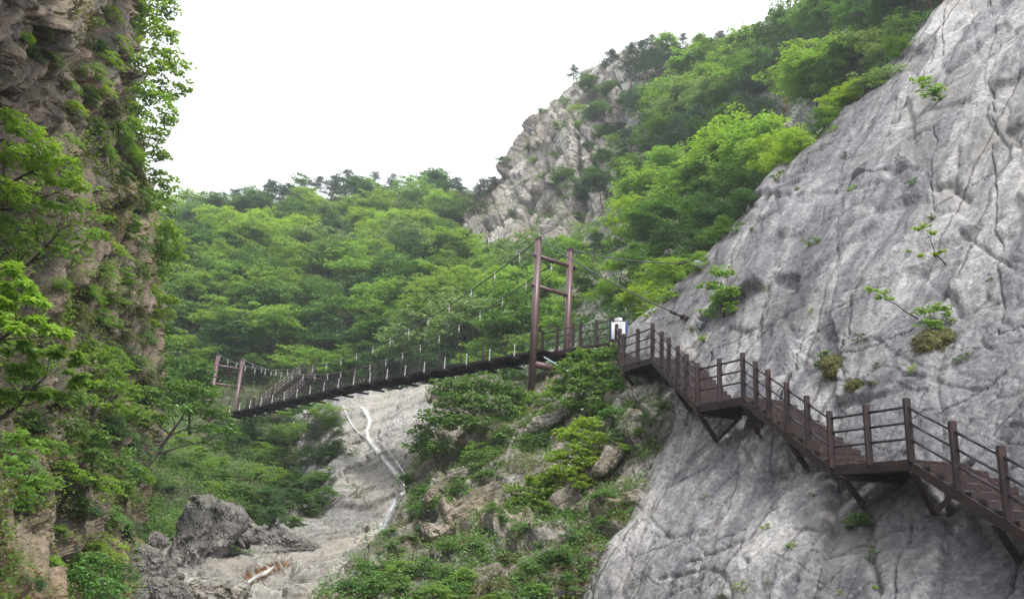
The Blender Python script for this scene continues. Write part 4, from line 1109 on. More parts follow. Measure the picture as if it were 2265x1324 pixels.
# ---- hand-placed crowns: clumps given where their leaves stand
def mass(name, label, cat, base, clumps, leaf, tone, dens=1.5, kind='quad', r0=.05, lean=None, seed=1, group=None, limbs=True, flat=.22, woodmat=None, partname='crown', thick=.8):
    "base (px, py, depth) or None; clumps (px, py, rx, ry, depth)"
    r = np.random.default_rng(seed); b = P(*base)
    e = empty(name, tuple(b)); tag(e, label, cat, group); Vs = []; Qs = []; n0 = 0; T = []
    for (x, y, rx, ry, d) in clumps:
        if name == 'hillside_tree': ry *= 1.4; rx *= 1.08
        c = P(x, y, d); T.append(c); wx, wy = rx * d / F, ry * d / F
        n = int(dens * math.pi * rx * ry / max(1.0, .5 * (leaf * F / d) ** 2 * .62) * (3.2 if kind == 'lobed' else 4.2)); per = 16; k = max(4, n // per)
        v = r.normal(0, 1, (k, 3)); v /= np.linalg.norm(v, axis=1, keepdims=True); v *= (r.random(k) ** .45)[:, None]
        sc = c + v * [wx, wx * thick, wy]; rr = (.22 + .2 * r.random(k)) * max(wy, wx * .5)
        V, Q = spray_leaves(sc, rr, per, leaf, r, flat=flat, kind=kind, tilt=.6)
        Vs.append(V); Qs.append(Q + n0); n0 += len(V)
    if limbs:
        w = wood(b, np.array(T), r0, r, lean=None if lean is None else P(*lean)); w.build('trunk', woodmat or bark, e, tuple(b), smooth=True)
    mesh_np(partname, np.concatenate(Vs), np.concatenate(Qs), LM[tone], parent=e, origin=b, smooth=False)
    return e

# trees and bushes leaning off the dark cliff against the sky
mass('cliff_tree', 'airy light green tree topmost on the rim of the dark cliff', 'tree', (262, 90, 37), [(300, 10, 46, 30, 37), (345, 30, 44, 26, 38), (372, 5, 30, 26, 38), (325, 60, 44, 24, 37), (365, 75, 40, 24, 38), (300, 95, 34, 24, 36), (340, -25, 50, 30, 38)], .17, 'sheer', .62, seed=11)
mass('cliff_tree', 'light green tree arching from the cliff rim with bare dark branch', 'tree', (262, 190, 37), [(330, 110, 42, 22, 37), (372, 125, 40, 20, 38), (395, 150, 36, 22, 38), (345, 150, 44, 20, 37), (405, 190, 28, 18, 38), (360, 185, 40, 18, 38), (310, 140, 34, 26, 36)], .17, 'sheer', .6, seed=12)
mass('cliff_tree', 'yellow-green tree on the cliff rim under the arching one', 'tree', (262, 290, 36), [(305, 200, 38, 26, 36), (345, 215, 42, 24, 37), (385, 212, 30, 16, 38), (320, 245, 40, 24, 36), (365, 250, 34, 20, 37), (300, 275, 34, 22, 35)], .16, 'sheer', .66, seed=13)
mass('cliff_tree', 'small light green tree midway down the cliff rim', 'tree', (285, 380, 37), [(310, 300, 36, 24, 36), (350, 300, 34, 22, 37), (372, 275, 24, 16, 38), (335, 335, 38, 22, 37), (365, 345, 24, 16, 38), (305, 345, 30, 22, 36)], .16, 'sheer', .66, seed=14)
mass('cliff_tree', 'thin light green tree lowest of those against the sky', 'tree', (315, 470, 39), [(340, 385, 34, 22, 38), (370, 400, 28, 20, 39), (388, 425, 20, 14, 40), (350, 425, 32, 20, 39), (365, 455, 26, 16, 40), (335, 455, 24, 20, 38)], .17, 'sheer', .62, seed=15)
mass('cliff_tree', 'broad yellow-green bush where the cliff rim meets the forest', 'bush', (330, 620, 41), [(360, 500, 30, 22, 41), (385, 520, 34, 20, 42), (350, 545, 30, 22, 41), (380, 560, 34, 22, 42), (350, 600, 24, 24, 41)], .17, 'sheer', .9, seed=16, limbs=True)
mass('cliff_tree', 'bright green tree fanning out from the cliff foot beside the forest', 'tree', (335, 730, 40), [(330, 640, 34, 16, 39), (365, 660, 36, 16, 39), (350, 690, 38, 18, 39), (315, 675, 34, 18, 38), (330, 715, 34, 16, 38)], .15, 'sheer', 1.0, seed=17)
# bushes on the dark cliff face
LC = [(200, 60, 26), (235, 45, 30), (255, 95, 30), (215, 115, 26), (238, 140, 28), (205, 175, 30), (180, 215, 30), (225, 215, 26), (160, 250, 26), (235, 255, 30), (200, 290, 30), (250, 290, 32), (262, 330, 34), (225, 345, 28), (280, 350, 34), (250, 390, 34), (290, 400, 30),
      (305, 430, 28), (265, 440, 32), (310, 470, 26), (280, 500, 30), (240, 500, 28), (300, 540, 26), (250, 560, 30), (215, 600, 34), (270, 620, 28), (300, 600, 24), (190, 650, 30), (240, 670, 34), (290, 690, 30), (160, 700, 32), (215, 720, 36), (265, 750, 36), (310, 760, 30),
      (180, 780, 36), (235, 800, 40), (290, 810, 38), (320, 850, 32), (200, 850, 40), (255, 865, 40), (150, 300, 20), (110, 130, 24), (60, 120, 26), (95, 70, 22), (140, 190, 22), (50, 90, 18), (130, 640, 24), (100, 880, 34), (150, 900, 38), (300, 890, 36), (280, 930, 40), (325, 940, 30), (240, 950, 40),
      (190, 990, 40), (290, 1000, 40), (250, 1050, 42), (300, 1070, 36), (200, 1080, 44), (140, 1050, 44), (265, 1110, 38), (235, 1150, 36), (180, 1140, 40), (95, 1000, 40), (60, 950, 40), (30, 1020, 40), (85, 1080, 40), (40, 1120, 38), (130, 1180, 30), (220, 1240, 50), (190, 1290, 50), (250, 1280, 44), (150, 1260, 34), (20, 1230, 24), (70, 1290, 24), (110, 1240, 20), (280, 1180, 30)]
LC.sort(key=lambda a: a[1])
k = 0
for i, (x, y, hp) in enumerate(LC):
    h = hit(x, y, ['cliff_mountain'])
    if h is None: continue
    p = h[0] + h[1] * .1; d = proj(p)[2]; k += 1; n = h[1]
    tone = random.choice(['light', 'mid', 'yellow', 'light', 'mid', 'olive']) if y < 860 else random.choice(['light', 'mid', 'mid', 'dark', 'yellow'])
    tl = .5 * min(1, abs(n[0]) + .2)
    place('shrub%d' % random.randrange(5), p - np.array([0, 0, .1]), hp * 1.25 * d / F, tone, f'{TONE[tone]} bush rooted on the dark layered cliff, {ordw(k)} from its top', 'bush', 'bushes rooted on the dark cliff', tilt=(0, tl), rz=random.uniform(-.6, .6), sq=1.15)

# big leafy masses in front of the dark cliff
mass('leafy_tree', 'bright green tree with thin twigs spreading across the middle of the dark cliff', 'tree', (-120, 620, 16), [(15, 255, 34, 26, 16), (50, 285, 42, 24, 16), (90, 320, 44, 26, 16), (60, 350, 46, 26, 16), (130, 360, 44, 22, 16.5), (20, 340, 40, 30, 15.5), (105, 395, 48, 24, 16.5), (160, 400, 40, 20, 17), (30, 420, 48, 28, 15.5), (190, 415, 32, 14, 17)], .085, 'yellow', .8, seed=21, r0=.07)
mass('leafy_tree', 'mid green tree hanging across the cliff below the brightest boughs', 'tree', (-100, 760, 16.5), [(60, 450, 56, 26, 16.5), (120, 455, 50, 24, 17), (180, 460, 46, 20, 17.5), (35, 500, 50, 28, 16), (95, 505, 56, 24, 17), (160, 510, 52, 22, 17.5), (215, 520, 36, 18, 18), (50, 545, 50, 22, 16.5), (120, 550, 54, 20, 17), (180, 560, 40, 18, 18), (225, 480, 26, 14, 18)], .085, 'light', .45, seed=22, r0=.07)
mass('maple_tree', 'bright green maple with large lobed leaves nearest the camera', 'maple', (-160, 1000, 11), [(10, 590, 40, 24, 11), (50, 620, 44, 22, 11), (30, 660, 52, 26, 11), (85, 665, 42, 20, 11.5), (20, 720, 52, 26, 10.8), (90, 715, 48, 22, 11.3), (130, 740, 36, 20, 11.8)], .12, 'yellow', .95, kind='lobed', seed=23, r0=.06)
mass('maple_tree', 'green maple with large lobed leaves drooping under the brightest maple', 'maple', (-150, 1050, 11.6), [(50, 770, 54, 24, 11.6), (120, 780, 48, 22, 12), (165, 790, 30, 20, 12.3), (25, 820, 50, 24, 11.4), (90, 825, 54, 22, 11.8), (155, 835, 42, 20, 12.3), (60, 870, 50, 20, 11.8), (130, 870, 46, 18, 12.2), (185, 850, 24, 20, 12.6), (20, 880, 40, 20, 11.6)], .12, 'light', .9, kind='lobed', seed=24, r0=.06)
mass('cliff_tree', 'light green spreading bush at the foot of the dark cliff beside the maple', 'bush', (200, 930, 22), [(220, 790, 40, 20, 23), (260, 820, 44, 20, 24), (230, 850, 46, 22, 23), (285, 860, 40, 22, 25), (200, 880, 40, 22, 22), (260, 895, 44, 20, 24), (300, 910, 34, 22, 26)], .12, 'light', .85, seed=25)
mass('cliff_tree', 'mid green leafy bush low on the cliff above the boulders', 'bush', (190, 1120, 19), [(160, 940, 48, 26, 19), (215, 960, 46, 26, 20), (130, 990, 44, 26, 18.5), (190, 1010, 50, 28, 19.5), (245, 1020, 40, 26, 21), (160, 1060, 46, 26, 19), (225, 1070, 44, 24, 20.5), (270, 1075, 28, 20, 22)], .11, 'mid', .7, seed=26)
mass('cliff_tree', 'yellow-green bush hanging at the lower corner of the dark cliff', 'bush', (60, 1120, 13.2), [(40, 960, 36, 26, 13), (85, 990, 34, 24, 13.5), (30, 1030, 36, 28, 12.5), (85, 1060, 36, 26, 13.3), (50, 1100, 36, 26, 12.6)], .08, 'light', .6, seed=27, r0=.015)
mass('bush', 'soft mid green bush between boulders at the bottom corner', 'bush', (215, 1330, 17), [(205, 1240, 36, 30, 17.5), (245, 1255, 34, 26, 18), (180, 1280, 36, 30, 17), (225, 1300, 42, 28, 17), (260, 1300, 24, 24, 18)], .075, 'mid', .8, seed=28, partname='foliage')

# the leaning tree with a dark bare trunk, centre of the lower valley
mass('leaning_tree', 'tree with bare dark leaning trunk above the boulder in the gorge', 'tree', (308, 1060, 34), [(350, 868, 46, 22, 35), (400, 850, 48, 20, 35.5), (445, 868, 44, 20, 36), (380, 900, 50, 18, 35), (440, 905, 50, 20, 36), (485, 915, 40, 20, 36.5), (500, 950, 30, 16, 37), (455, 945, 42, 16, 36), (345, 930, 36, 18, 34.5), (465, 985, 36, 14, 36)], .15, 'gloss', .7, seed=31, r0=.13, lean=(412, 905, 35.5))
mass('gully_tree', 'dark green tree standing in front of the far bridge tower', 'tree', (420, 960, 60), [(385, 800, 40, 22, 61), (425, 820, 36, 22, 61), (395, 845, 42, 22, 61), (440, 855, 34, 20, 61), (360, 830, 32, 26, 60), (420, 885, 42, 20, 60), (458, 890, 26, 16, 60), (370, 880, 36, 22, 60), (455, 830, 22, 20, 60), (462, 862, 26, 16, 60), (448, 808, 18, 14, 60)], .24, 'mid', .85, seed=32, r0=.12)
mass('gully_tree', 'mid green tree between the cliff foot and the leaning trunk', 'tree', (300, 990, 44), [(355, 760, 30, 22, 46), (370, 720, 28, 18, 47), (345, 800, 30, 24, 45), (335, 850, 28, 24, 44), (320, 900, 32, 26, 43)], .2, 'mid', .9, seed=33)
mass('gully_bush', 'glossy green bush filling the foot of the dark cliff beside the leaning trunk', 'bush', (280, 1085, 31), [(270, 1010, 30, 26, 31), (295, 1035, 22, 24, 32), (255, 1050, 26, 24, 30), (285, 1065, 22, 20, 31)], .12, 'gloss', .9, seed=34, partname='foliage')

# bank on the far side of the stream
BK = [(500, 965, 40, 'dark'), (545, 985, 46, 'dark'), (520, 1010, 50, 'dark'), (560, 940, 30, 'mid'), (600, 930, 40, 'light'), (640, 925, 44, 'mid'), (680, 925, 46, 'mid'), (718, 935, 46, 'light'), (735, 965, 46, 'mid'), (700, 975, 50, 'mid'), (655, 980, 50, 'light'), (610, 985, 44, 'mid'),
      (575, 1015, 40, 'light'), (625, 1035, 46, 'mid'), (675, 1035, 50, 'mid'), (715, 1030, 46, 'dark'), (740, 1010, 40, 'mid'), (725, 1070, 40, 'mid'), (690, 1090, 46, 'mid'), (650, 1085, 48, 'dark'), (605, 1070, 40, 'light'), (560, 1060, 36, 'light'), (520, 1060, 34, 'mid'), (480, 1040, 34, 'light'),
      (440, 1060, 34, 'mid'), (470, 1085, 34, 'light'), (510, 1100, 36, 'mid'), (550, 1110, 40, 'mid'), (595, 1120, 46, 'dark'), (640, 1130, 50, 'dark'), (685, 1140, 50, 'mid'), (715, 1120, 44, 'mid'), (560, 1160, 44, 'dark'), (530, 1140, 36, 'mid'), (600, 1165, 44, 'dark'), (400, 1045, 40, 'mid'), (370, 1020, 36, 'mid'), (430, 1020, 36, 'light'),
      (640, 1165, 34, 'mid'), (480, 1130, 26, 'light'), (350, 1085, 40, 'dark'), (330, 1130, 34, 'mid'), (320, 1180, 30, 'mid'), (345, 1160, 24, 'mid'), (585, 905, 30, 'mid'), (400, 985, 34, 'light'), (660, 900, 30, 'mid'), (560, 1190, 20, 'mid')]
BK.sort(key=lambda a: a[1]); rw = [BK[i:i + 8] for i in range(0, len(BK), 8)]
for ri, row in enumerate(rw):
    for k, (x, y, hp, tone) in enumerate(sorted(row)):
        p = on(x, y, ['valley_hill', 'gorge_rock_terrain', 'stream_bed_terrain'])
        if p is None: continue
        d = proj(p)[2]; key = 'near%d' % random.randrange(4) if hp > 42 else 'shrub%d' % random.randrange(5)
        place(key, p, hp * 1.1 * d / F, tone, f'{TONE[tone]} shrub, {ordw(k + 1)} from the dark cliff in {ordw(ri + 1)} shrub row of the far bank', 'shrub', 'shrubs on the bank below the bridge', sq=1.25)

# hillside below the near tower
mass('hillside_tree', 'mid green tree with a bare slanting stem below the bridge deck', 'tree', (1128, 1015, 38.5), [(985, 858, 36, 18, 42), (1030, 850, 42, 18, 42), (1080, 850, 40, 20, 42), (1125, 862, 34, 20, 42), (1005, 890, 44, 18, 41), (1060, 890, 46, 20, 41), (1110, 900, 40, 20, 41), (960, 925, 38, 16, 41), (1010, 930, 42, 16, 40.5), (935, 955, 32, 14, 41), (1060, 935, 40, 18, 40), (925, 985, 30, 12, 41), (965, 985, 34, 14, 40.5), (1110, 960, 34, 18, 39)], .17, 'mid', 1.0, seed=41, r0=.09, lean=(1003, 885, 41))
mass('hillside_tree', 'light green tree hiding the foot of the near tower', 'tree', (1190, 960, 40), [(1150, 880, 34, 20, 42.5), (1195, 890, 34, 18, 41.5), (1225, 880, 30, 20, 41), (1175, 920, 40, 18, 41), (1215, 920, 32, 16, 40), (1150, 930, 30, 16, 41)], .16, 'light', 1.1, seed=42)
mass('hillside_tree', 'bright glossy tree crowding the bend of the walkway', 'tree', (1300, 940, 36), [(1285, 785, 26, 14, 38.5), (1330, 790, 30, 16, 38), (1352, 775, 18, 12, 38), (1262, 815, 34, 18, 38), (1310, 822, 38, 18, 37.5), (1350, 820, 26, 16, 37), (1245, 850, 34, 16, 38), (1295, 858, 40, 18, 37), (1345, 860, 34, 18, 36.5), (1280, 892, 38, 16, 37), (1330, 895, 36, 16, 36), (1370, 885, 22, 16, 35.5)], .15, 'gloss', 1.3, seed=43, r0=.08)
mass('hillside_tree', 'layered yellow-green tree in the middle of the rocky hillside', 'tree', (1290, 1100, 31), [(1300, 935, 36, 12, 33), (1262, 960, 40, 13, 32.5), (1320, 968, 32, 12, 32), (1285, 990, 42, 13, 32), (1240, 1010, 36, 12, 32), (1305, 1020, 36, 12, 31.5), (1260, 1045, 44, 14, 31.5), (1215, 1060, 34, 12, 32), (1290, 1065, 30, 12, 31)], .13, 'yellow', 1.4, seed=44, r0=.06)
mass('hillside_tree', 'low layered green bush beneath the yellow-green hillside tree', 'bush', (1190, 1140, 31.5), [(1190, 1060, 36, 13, 32), (1225, 1085, 38, 13, 31.5), (1180, 1095, 38, 13, 31.5), (1150, 1110, 32, 12, 32), (1205, 1118, 34, 12, 31), (1140, 1080, 24, 12, 32.5)], .13, 'light', 1.3, seed=45)
mass('hillside_tree', 'rounded mid green tree between the near tower foot and the walkway tree', 'tree', (1215, 1000, 38), [(1175, 945, 38, 16, 39.5), (1215, 935, 36, 18, 39), (1235, 905, 30, 18, 39.5), (1190, 975, 36, 14, 38.5), (1235, 965, 32, 16, 38)], .15, 'mid', 1.1, seed=46)
mass('hillside_tree', 'dark green tree under the walkway bend against the slab', 'tree', (1395, 930, 34.5), [(1370, 850, 24, 16, 35.5), (1395, 880, 26, 14, 35), (1375, 915, 30, 14, 34.8), (1410, 915, 22, 12, 34.4), (1350, 930, 28, 14, 35)], .14, 'mid', 1.1, seed=47)
mass('hillside_tree', 'low spreading green bush above the overhanging outcrop', 'bush', (1080, 1050, 35.5), [(1050, 1010, 36, 12, 37), (1095, 1005, 34, 12, 36.5), (1075, 1030, 36, 12, 36), (1120, 1030, 28, 12, 35.5)], .13, 'mid', 1.0, seed=48)
HB = [(905, 985, 30, 'mid'), (940, 1015, 34, 'mid'), (985, 1005, 30, 'mid'), (1035, 1010, 30, 'mid'), (1075, 1000, 34, 'light'), (1170, 990, 30, 'mid'), (1200, 985, 26, 'dark'), (1360, 930, 36, 'mid'), (1400, 900, 26, 'mid'), (1440, 930, 26, 'dark'), (1470, 905, 22, 'dark'), (1370, 975, 30, 'mid'), (1400, 1000, 26, 'light'), (1420, 960, 22, 'mid'),
      (900, 1070, 26, 'mid'), (935, 1100, 30, 'mid'), (925, 1140, 30, 'mid'), (1010, 1085, 26, 'mid'), (1075, 1060, 30, 'mid'), (1050, 1100, 22, 'light'), (1090, 1130, 22, 'mid'), (1350, 1060, 26, 'light'), (1330, 1100, 26, 'mid'), (1380, 1110, 22, 'olive'), (1280, 1140, 26, 'dark'), (1250, 1150, 26, 'dark'), (1230, 1250, 40, 'dark'), (1210, 1220, 30, 'mid'),
      (1160, 1170, 26, 'mid'), (1110, 1150, 22, 'mid'), (1080, 1180, 24, 'dark'), (1050, 1215, 26, 'mid'), (990, 1215, 26, 'mid'), (955, 1180, 24, 'dark'), (905, 1200, 24, 'mid'), (870, 1225, 30, 'mid'), (840, 1265, 40, 'mid'), (890, 1280, 40, 'light'), (940, 1270, 36, 'mid'), (980, 1290, 40, 'mid'), (1030, 1290, 34, 'light'), (830, 1310, 46, 'mid'), (900, 1320, 44, 'mid'), (960, 1320, 36, 'light'),
      (1080, 1300, 30, 'olive'), (1130, 1290, 30, 'mid'), (1170, 1270, 30, 'mid'), (1120, 1240, 24, 'olive'), (1250, 1300, 34, 'mid'), (1290, 1280, 26, 'mid'), (1180, 1310, 30, 'light'), (1300, 1200, 22, 'olive'), (1330, 1160, 22, 'mid'), (1260, 1200, 30, 'dark'), (770, 1310, 34, 'dark'), (1020, 1330, 40, 'mid'), (1100, 1340, 36, 'light'), (860, 1180, 20, 'mid')]
HB.sort(key=lambda a: a[1]); rw = [HB[i:i + 10] for i in range(0, len(HB), 10)]
for ri, row in enumerate(rw):
    for k, (x, y, hp, tone) in enumerate(sorted(row)):
        p = on(x, y, ['front_slope_hill', 'rock_slab_hill'])
        if p is None: continue
        d = proj(p)[2]
        place('shrub%d' % random.randrange(5), p, hp * 1.3 * d / F, tone, f'{TONE[tone]} bush, {ordw(k + 1)} from the stream in {ordw(ri + 1)} bush row below the near tower', 'bush', 'bushes on the rocky front hillside', sq=1.15)

# plants on the granite slab
def slabmass(name, label, cat, bx, by, cl, leaf, tone, dens, seed, off=.25, **k):
    h = hit(bx, by, ['rock_slab_hill']); d0 = proj(h[0])[2]; out = []
    for (x, y, rx, ry, fwd_) in cl:
        hh = hit(x, y, ['rock_slab_hill']); d = (proj(hh[0])[2] if hh else d0) - fwd_; out.append((x, y, rx, ry, min(d, d0 + .5)))
    return mass(name, label, cat, (bx, by, d0 + .15), out, leaf, tone, dens, seed=seed, thick=.5, **k)
slabmass('slab_bush', 'yellow-green bush in a groove beside the cable anchor', 'bush', 1600, 705, [(1600, 600, 34, 16, .5), (1575, 630, 30, 14, .5), (1612, 640, 30, 16, .4), (1590, 660, 34, 18, .4), (1620, 680, 20, 14, .3), (1570, 690, 26, 10, .3)], .13, 'light', .8, 51, r0=.04)
slabmass('slab_bush', 'wispy green bush high on the slab near the cliff edge', 'bush', 2085, 225, [(2040, 180, 26, 14, .5), (2070, 195, 26, 14, .4), (2050, 205, 24, 10, .4), (2080, 215, 18, 8, .3)], .13, 'light', .6, 52, r0=.03)
slabmass('slab_sapling', 'slender curving sapling in the crack high on the slab', 'sapling', 2098, 590, [(2025, 508, 14, 5, .5), (2048, 500, 16, 6, .5), (2062, 515, 14, 6, .5), (2040, 565, 16, 6, .4), (2065, 560, 12, 5, .4), (2080, 556, 10, 5, .4)], .10, 'yellow', .9, 53, r0=.028)
slabmass('slab_sapling', 'thin sapling reaching out from the mossy mound', 'sapling', 2035, 710, [(1925, 640, 16, 5, .5), (1950, 645, 18, 6, .5), (1940, 655, 14, 5, .5), (1965, 660, 14, 5, .4)], .09, 'yellow', .9, 54, r0=.028)
slabmass('slab_bush', 'light green bush growing on top of the large mossy mound', 'bush', 2065, 755, [(2040, 690, 26, 12, .4), (2075, 680, 26, 12, .4), (2095, 700, 16, 14, .3), (2055, 715, 30, 12, .4), (2080, 730, 24, 10, .3)], .085, 'light', .8, 55, r0=.03)
slabmass('slab_bush', 'small green bush beside the middle mossy mound', 'bush', 1830, 815, [(1822, 785, 18, 12, .3), (1812, 805, 16, 10, .3), (1835, 800, 14, 12, .2)], .085, 'mid', .9, 56, r0=.02)
slabmass('slab_bush', 'feathery dark green fern under the lowest landing', 'fern', 1900, 1175, [(1885, 1150, 26, 12, .3), (1905, 1135, 24, 10, .3), (1915, 1155, 16, 10, .2), (1875, 1165, 14, 7, .2)], .06, 'mid', .9, 57, r0=.01)
TF = [(1722, 402, 24), (1805, 542, 24), (2022, 408, 16), (2068, 485, 14), (1905, 752, 18), (1940, 810, 12), (1925, 850, 14), (1695, 1168, 14), (1752, 1208, 16), (1935, 1235, 22), (1795, 1095, 10), (1640, 1300, 18), (1600, 1320, 14), (1480, 1180, 10), (1665, 510, 10), (1845, 290, 18), (1760, 420, 10), (1885, 420, 12), (1870, 350, 14),
      (1990, 350, 10), (2020, 820, 16), (2120, 800, 16), (2140, 790, 14), (2190, 620, 10), (1535, 735, 16), (1560, 755, 16), (1450, 690, 16), (1420, 705, 18), (1475, 660, 16), (1430, 1000, 14), (1745, 1030, 14), (1690, 640, 10), (2010, 560, 12), (1795, 690, 10), (1560, 1100, 8), (2035, 300, 8), (1930, 1300, 12), (1700, 1290, 12), (1860, 1310, 10)]
TF.sort(key=lambda a: a[1])
k = 0
for x, y, hp in TF:
    p = on(x, y, ['rock_slab_hill'], .03)
    if p is None: continue
    k += 1; d = proj(p)[2]; tone = random.choice(['light', 'yellow', 'mid', 'olive'])
    place('tuft%d' % random.randrange(3), p, hp * 1.2 * d / F, tone, f'{TONE[tone]} plant tuft in a slab crack, {ordw(k)} tuft down from the top', 'plant', 'small tufts in cracks of the granite slab')
# bushes on the slab's upper rim
RM = [(1560, 585, 40, 'light'), (1620, 500, 36, 'mid'), (1665, 430, 36, 'dark'), (1740, 350, 46, 'yellow'), (1780, 310, 40, 'light'), (1845, 262, 44, 'mid'), (1870, 230, 46, 'yellow'), (1905, 195, 40, 'yellow'), (1940, 175, 36, 'pale'), (1985, 150, 34, 'pale'), (2020, 90, 40, 'mid'), (1500, 640, 26, 'light')]
for k, (x, y, hp, tone) in enumerate(sorted(RM)):
    h = hit(x + 14, y + 14, ['rock_slab_hill'])
    if h is None: continue
    p = h[0] + fw * .9 + np.array([-.3, .3, -.3]); d = proj(p)[2]
    place('near%d' % random.randrange(4) if hp > 38 else 'shrub%d' % random.randrange(5), p, hp * 1.5 * d / F, tone, f'{TONE[tone]} bush on the upper rim of the slab, {ordw(k + 1)} in {"rim order"}' if False else f'{TONE[tone]} bush behind the slanting rim of the slab, {ordw(k + 1)} upward from the cable anchors', 'bush', 'bushes along the slab rim', sq=1.2)

# ---- undergrowth sheets nobody could count
def cover(name, label, surf, n, leaf, tone, region=None, thr=0.0, sc=3.0, seed=0, hgt=.25, minup=-.2, tuft=6):
    V, Nn = SHEETV[surf]; r = np.random.default_rng(seed); idx = r.integers(0, len(V), n * 6)
    p = V[idx]; nn = Nn[idx]; d = p @ fw; X = 1132.5 + F * (p @ CR) / d; Y = 662 - F * (p @ CU) / d
    ok = (d > 5) & (X > -60) & (X < 2330) & (Y > -60) & (Y < 1390) & (nn[:, 2] > minup)
    ok &= (fbm(p / sc, 3, seed) + .35 * (nn[:, 2] - .3)) > thr
    if region is not None: ok &= region(X, Y)
    p = p[ok][:n]; nn = nn[ok][:n]; k = len(p)
    c = np.repeat(p, tuft, 0) + r.normal(0, leaf * 1.3, (k * tuft, 3)) + np.repeat(nn, tuft, 0) * (r.random((k * tuft, 1)) * hgt)
    th = r.random(len(c)) * 6.28; dd = np.stack([np.cos(th), np.sin(th), r.normal(.15, .4, len(c))], 1); nm = np.repeat(nn, tuft, 0) * .5 + r.normal(0, .4, (len(c), 3)) + [0, 0, .8]
    v, q = quads(c, dd, nm, leaf, leaf * .65, r)
    tag(mesh_np(name, v, q, LM[tone], smooth=False), label, 'undergrowth', None, 'stuff')
cover('undergrowth', 'dark low undergrowth between the valley forest trees', 'valley_hill', 14000, .32, 'mid', thr=-.05, seed=1, region=lambda X, Y: Y < 880)
cover('undergrowth', 'leafy ground cover over the far bank below the bridge', 'valley_hill', 9000, .15, 'mid', thr=-.02, seed=2, hgt=.4, region=lambda X, Y: (Y > 860) & (X < 790))
cover('undergrowth', 'bright low herbs dotted over the far bank', 'valley_hill', 5000, .13, 'light', thr=.12, seed=3, hgt=.4, sc=2, region=lambda X, Y: (Y > 880) & (X < 790))
cover('undergrowth', 'low undergrowth over ledges of the wooded slope', 'forest_slope_hill', 7000, .22, 'dark', thr=.0, seed=4, hgt=.6)
cover('undergrowth', 'thin green growth on ledges of the far crag', 'rock_crag_mountain', 1800, .3, 'mid', thr=.22, seed=5, minup=.25, sc=5)
cover('undergrowth', 'leafy ground cover over the front rocky hillside', 'front_slope_hill', 11000, .10, 'mid', thr=.06, seed=6, hgt=.28, sc=1.6)
cover('undergrowth', 'yellowish herbs and grass over the front rocky hillside', 'front_slope_hill', 3500, .09, 'olive', thr=.18, seed=7, hgt=.22, sc=1.2)
cover('ivy_foliage', 'small hanging foliage speckled over the dark cliff', 'cliff_mountain', 11000, .085, 'light', thr=.06, seed=8, hgt=.3, minup=-.8, sc=1.6, region=lambda X, Y: (Y > 230 + (300 - X) * .5) & ((Y < 1130) | (gnoise(np.stack([X, Y, Y * 0], 1) / 70, 5) > .05)))
cover('ivy_foliage', 'olive creeping foliage over the dark cliff', 'cliff_mountain', 9000, .08, 'olive', thr=.12, seed=9, hgt=.25, minup=-.8, sc=1.2, region=lambda X, Y: (X > 130) | (Y > 500))
cover('undergrowth', 'thin green growth in crevices of the washed rock', 'gorge_rock_terrain', 500, .12, 'mid', thr=.38, seed=10, hgt=.1, sc=2)
# ------------------------------------------------------------------ boulders and water
def boulder(px, py, rx, ry, d, seed, mat, name, label, rot=0.0, sq=.8, lift=0, group=None, B=None):
    n = 96; m = 64; u = np.linspace(0, 2 * np.pi, n, endpoint=False); v = np.linspace(0.02, np.pi - .02, m)
    U_, V_ = np.meshgrid(u, v); s = np.stack([np.cos(U_) * np.sin(V_), np.sin(U_) * np.sin(V_), np.cos(V_)], 2).reshape(-1, 3)
    sp = np.sign(s) * np.abs(s) ** .68; wx, wz = rx * d / F, ry * d / F
    p = sp * [wx, wx * sq, wz]; c, sn = math.cos(rot), -math.sin(rot)
    p = p @ np.array([[c, 0, -sn], [0, 1, 0], [sn, 0, c]]); off = np.array([seed * 3.7, seed * 1.3, 0])
    sc = (wx + wz) / 2
    disp = .20 * fbm(p / sc * 1.1 + off, 3, seed) + .20 * bricks(p + off, B or [[.8, .1, .5], [0, 1, 0], [-.5, 0, .8]], (sc * .6, sc * 1.0, sc * .8), seed, 1.3, .3, sc * .04, .3) + .045 * bricks(p + off, B or [[.8, .1, .5], [0, 1, 0], [-.5, 0, .8]], (sc * .2, sc * .4, sc * .3), seed + 5, 1.3, .3, sc * .02, .3) + .025 * fbm(p / sc * 7 + off, 3, seed + 9)
    p = p + s * (disp * sc)[:, None]; o = P(px, py, d) + np.array([0, 0, lift])
    a = (np.arange(m - 1)[:, None] * n + np.arange(n)[None]); b = (np.arange(m - 1)[:, None] * n + (np.arange(n)[None] + 1) % n)
    Q = np.stack([a, a + n, b + n, b], 2).reshape(-1, 4)
    ob = mesh_np(name, p + o, Q, mat, origin=o, smooth=False); tag(ob, label, 'boulder', group); return ob
darkrock = rock_mat('grey_boulder_rock', [(.08, .076, .072), (.16, .15, .14), (.27, .255, .24)], stain=.4, scale=1.2, moss=.25, mosscol=(.07, .08, .03))
paler = bedrock
boulder(500, 1150, 95, 30, 41, 31, darkrock, 'boulder', 'long sloping grey boulder ridge above the pale stream bed', rot=-.42, sq=.5)
boulder(418, 1210, 40, 84, 37, 1, darkrock, 'boulder', 'tall grey upright boulder beside the stream bed', rot=-.12)
boulder(478, 1180, 45, 72, 38.5, 2, darkrock, 'boulder', 'dark leaning boulder just behind the tall upright one', rot=-.5)
boulder(330, 1235, 36, 24, 31, 3, darkrock, 'boulder', 'flat tilted brown-grey boulder at the foot of the dark cliff', rot=-.4)
boulder(368, 1262, 24, 20, 31, 4, darkrock, 'boulder', 'rounded grey boulder under the tall upright one')
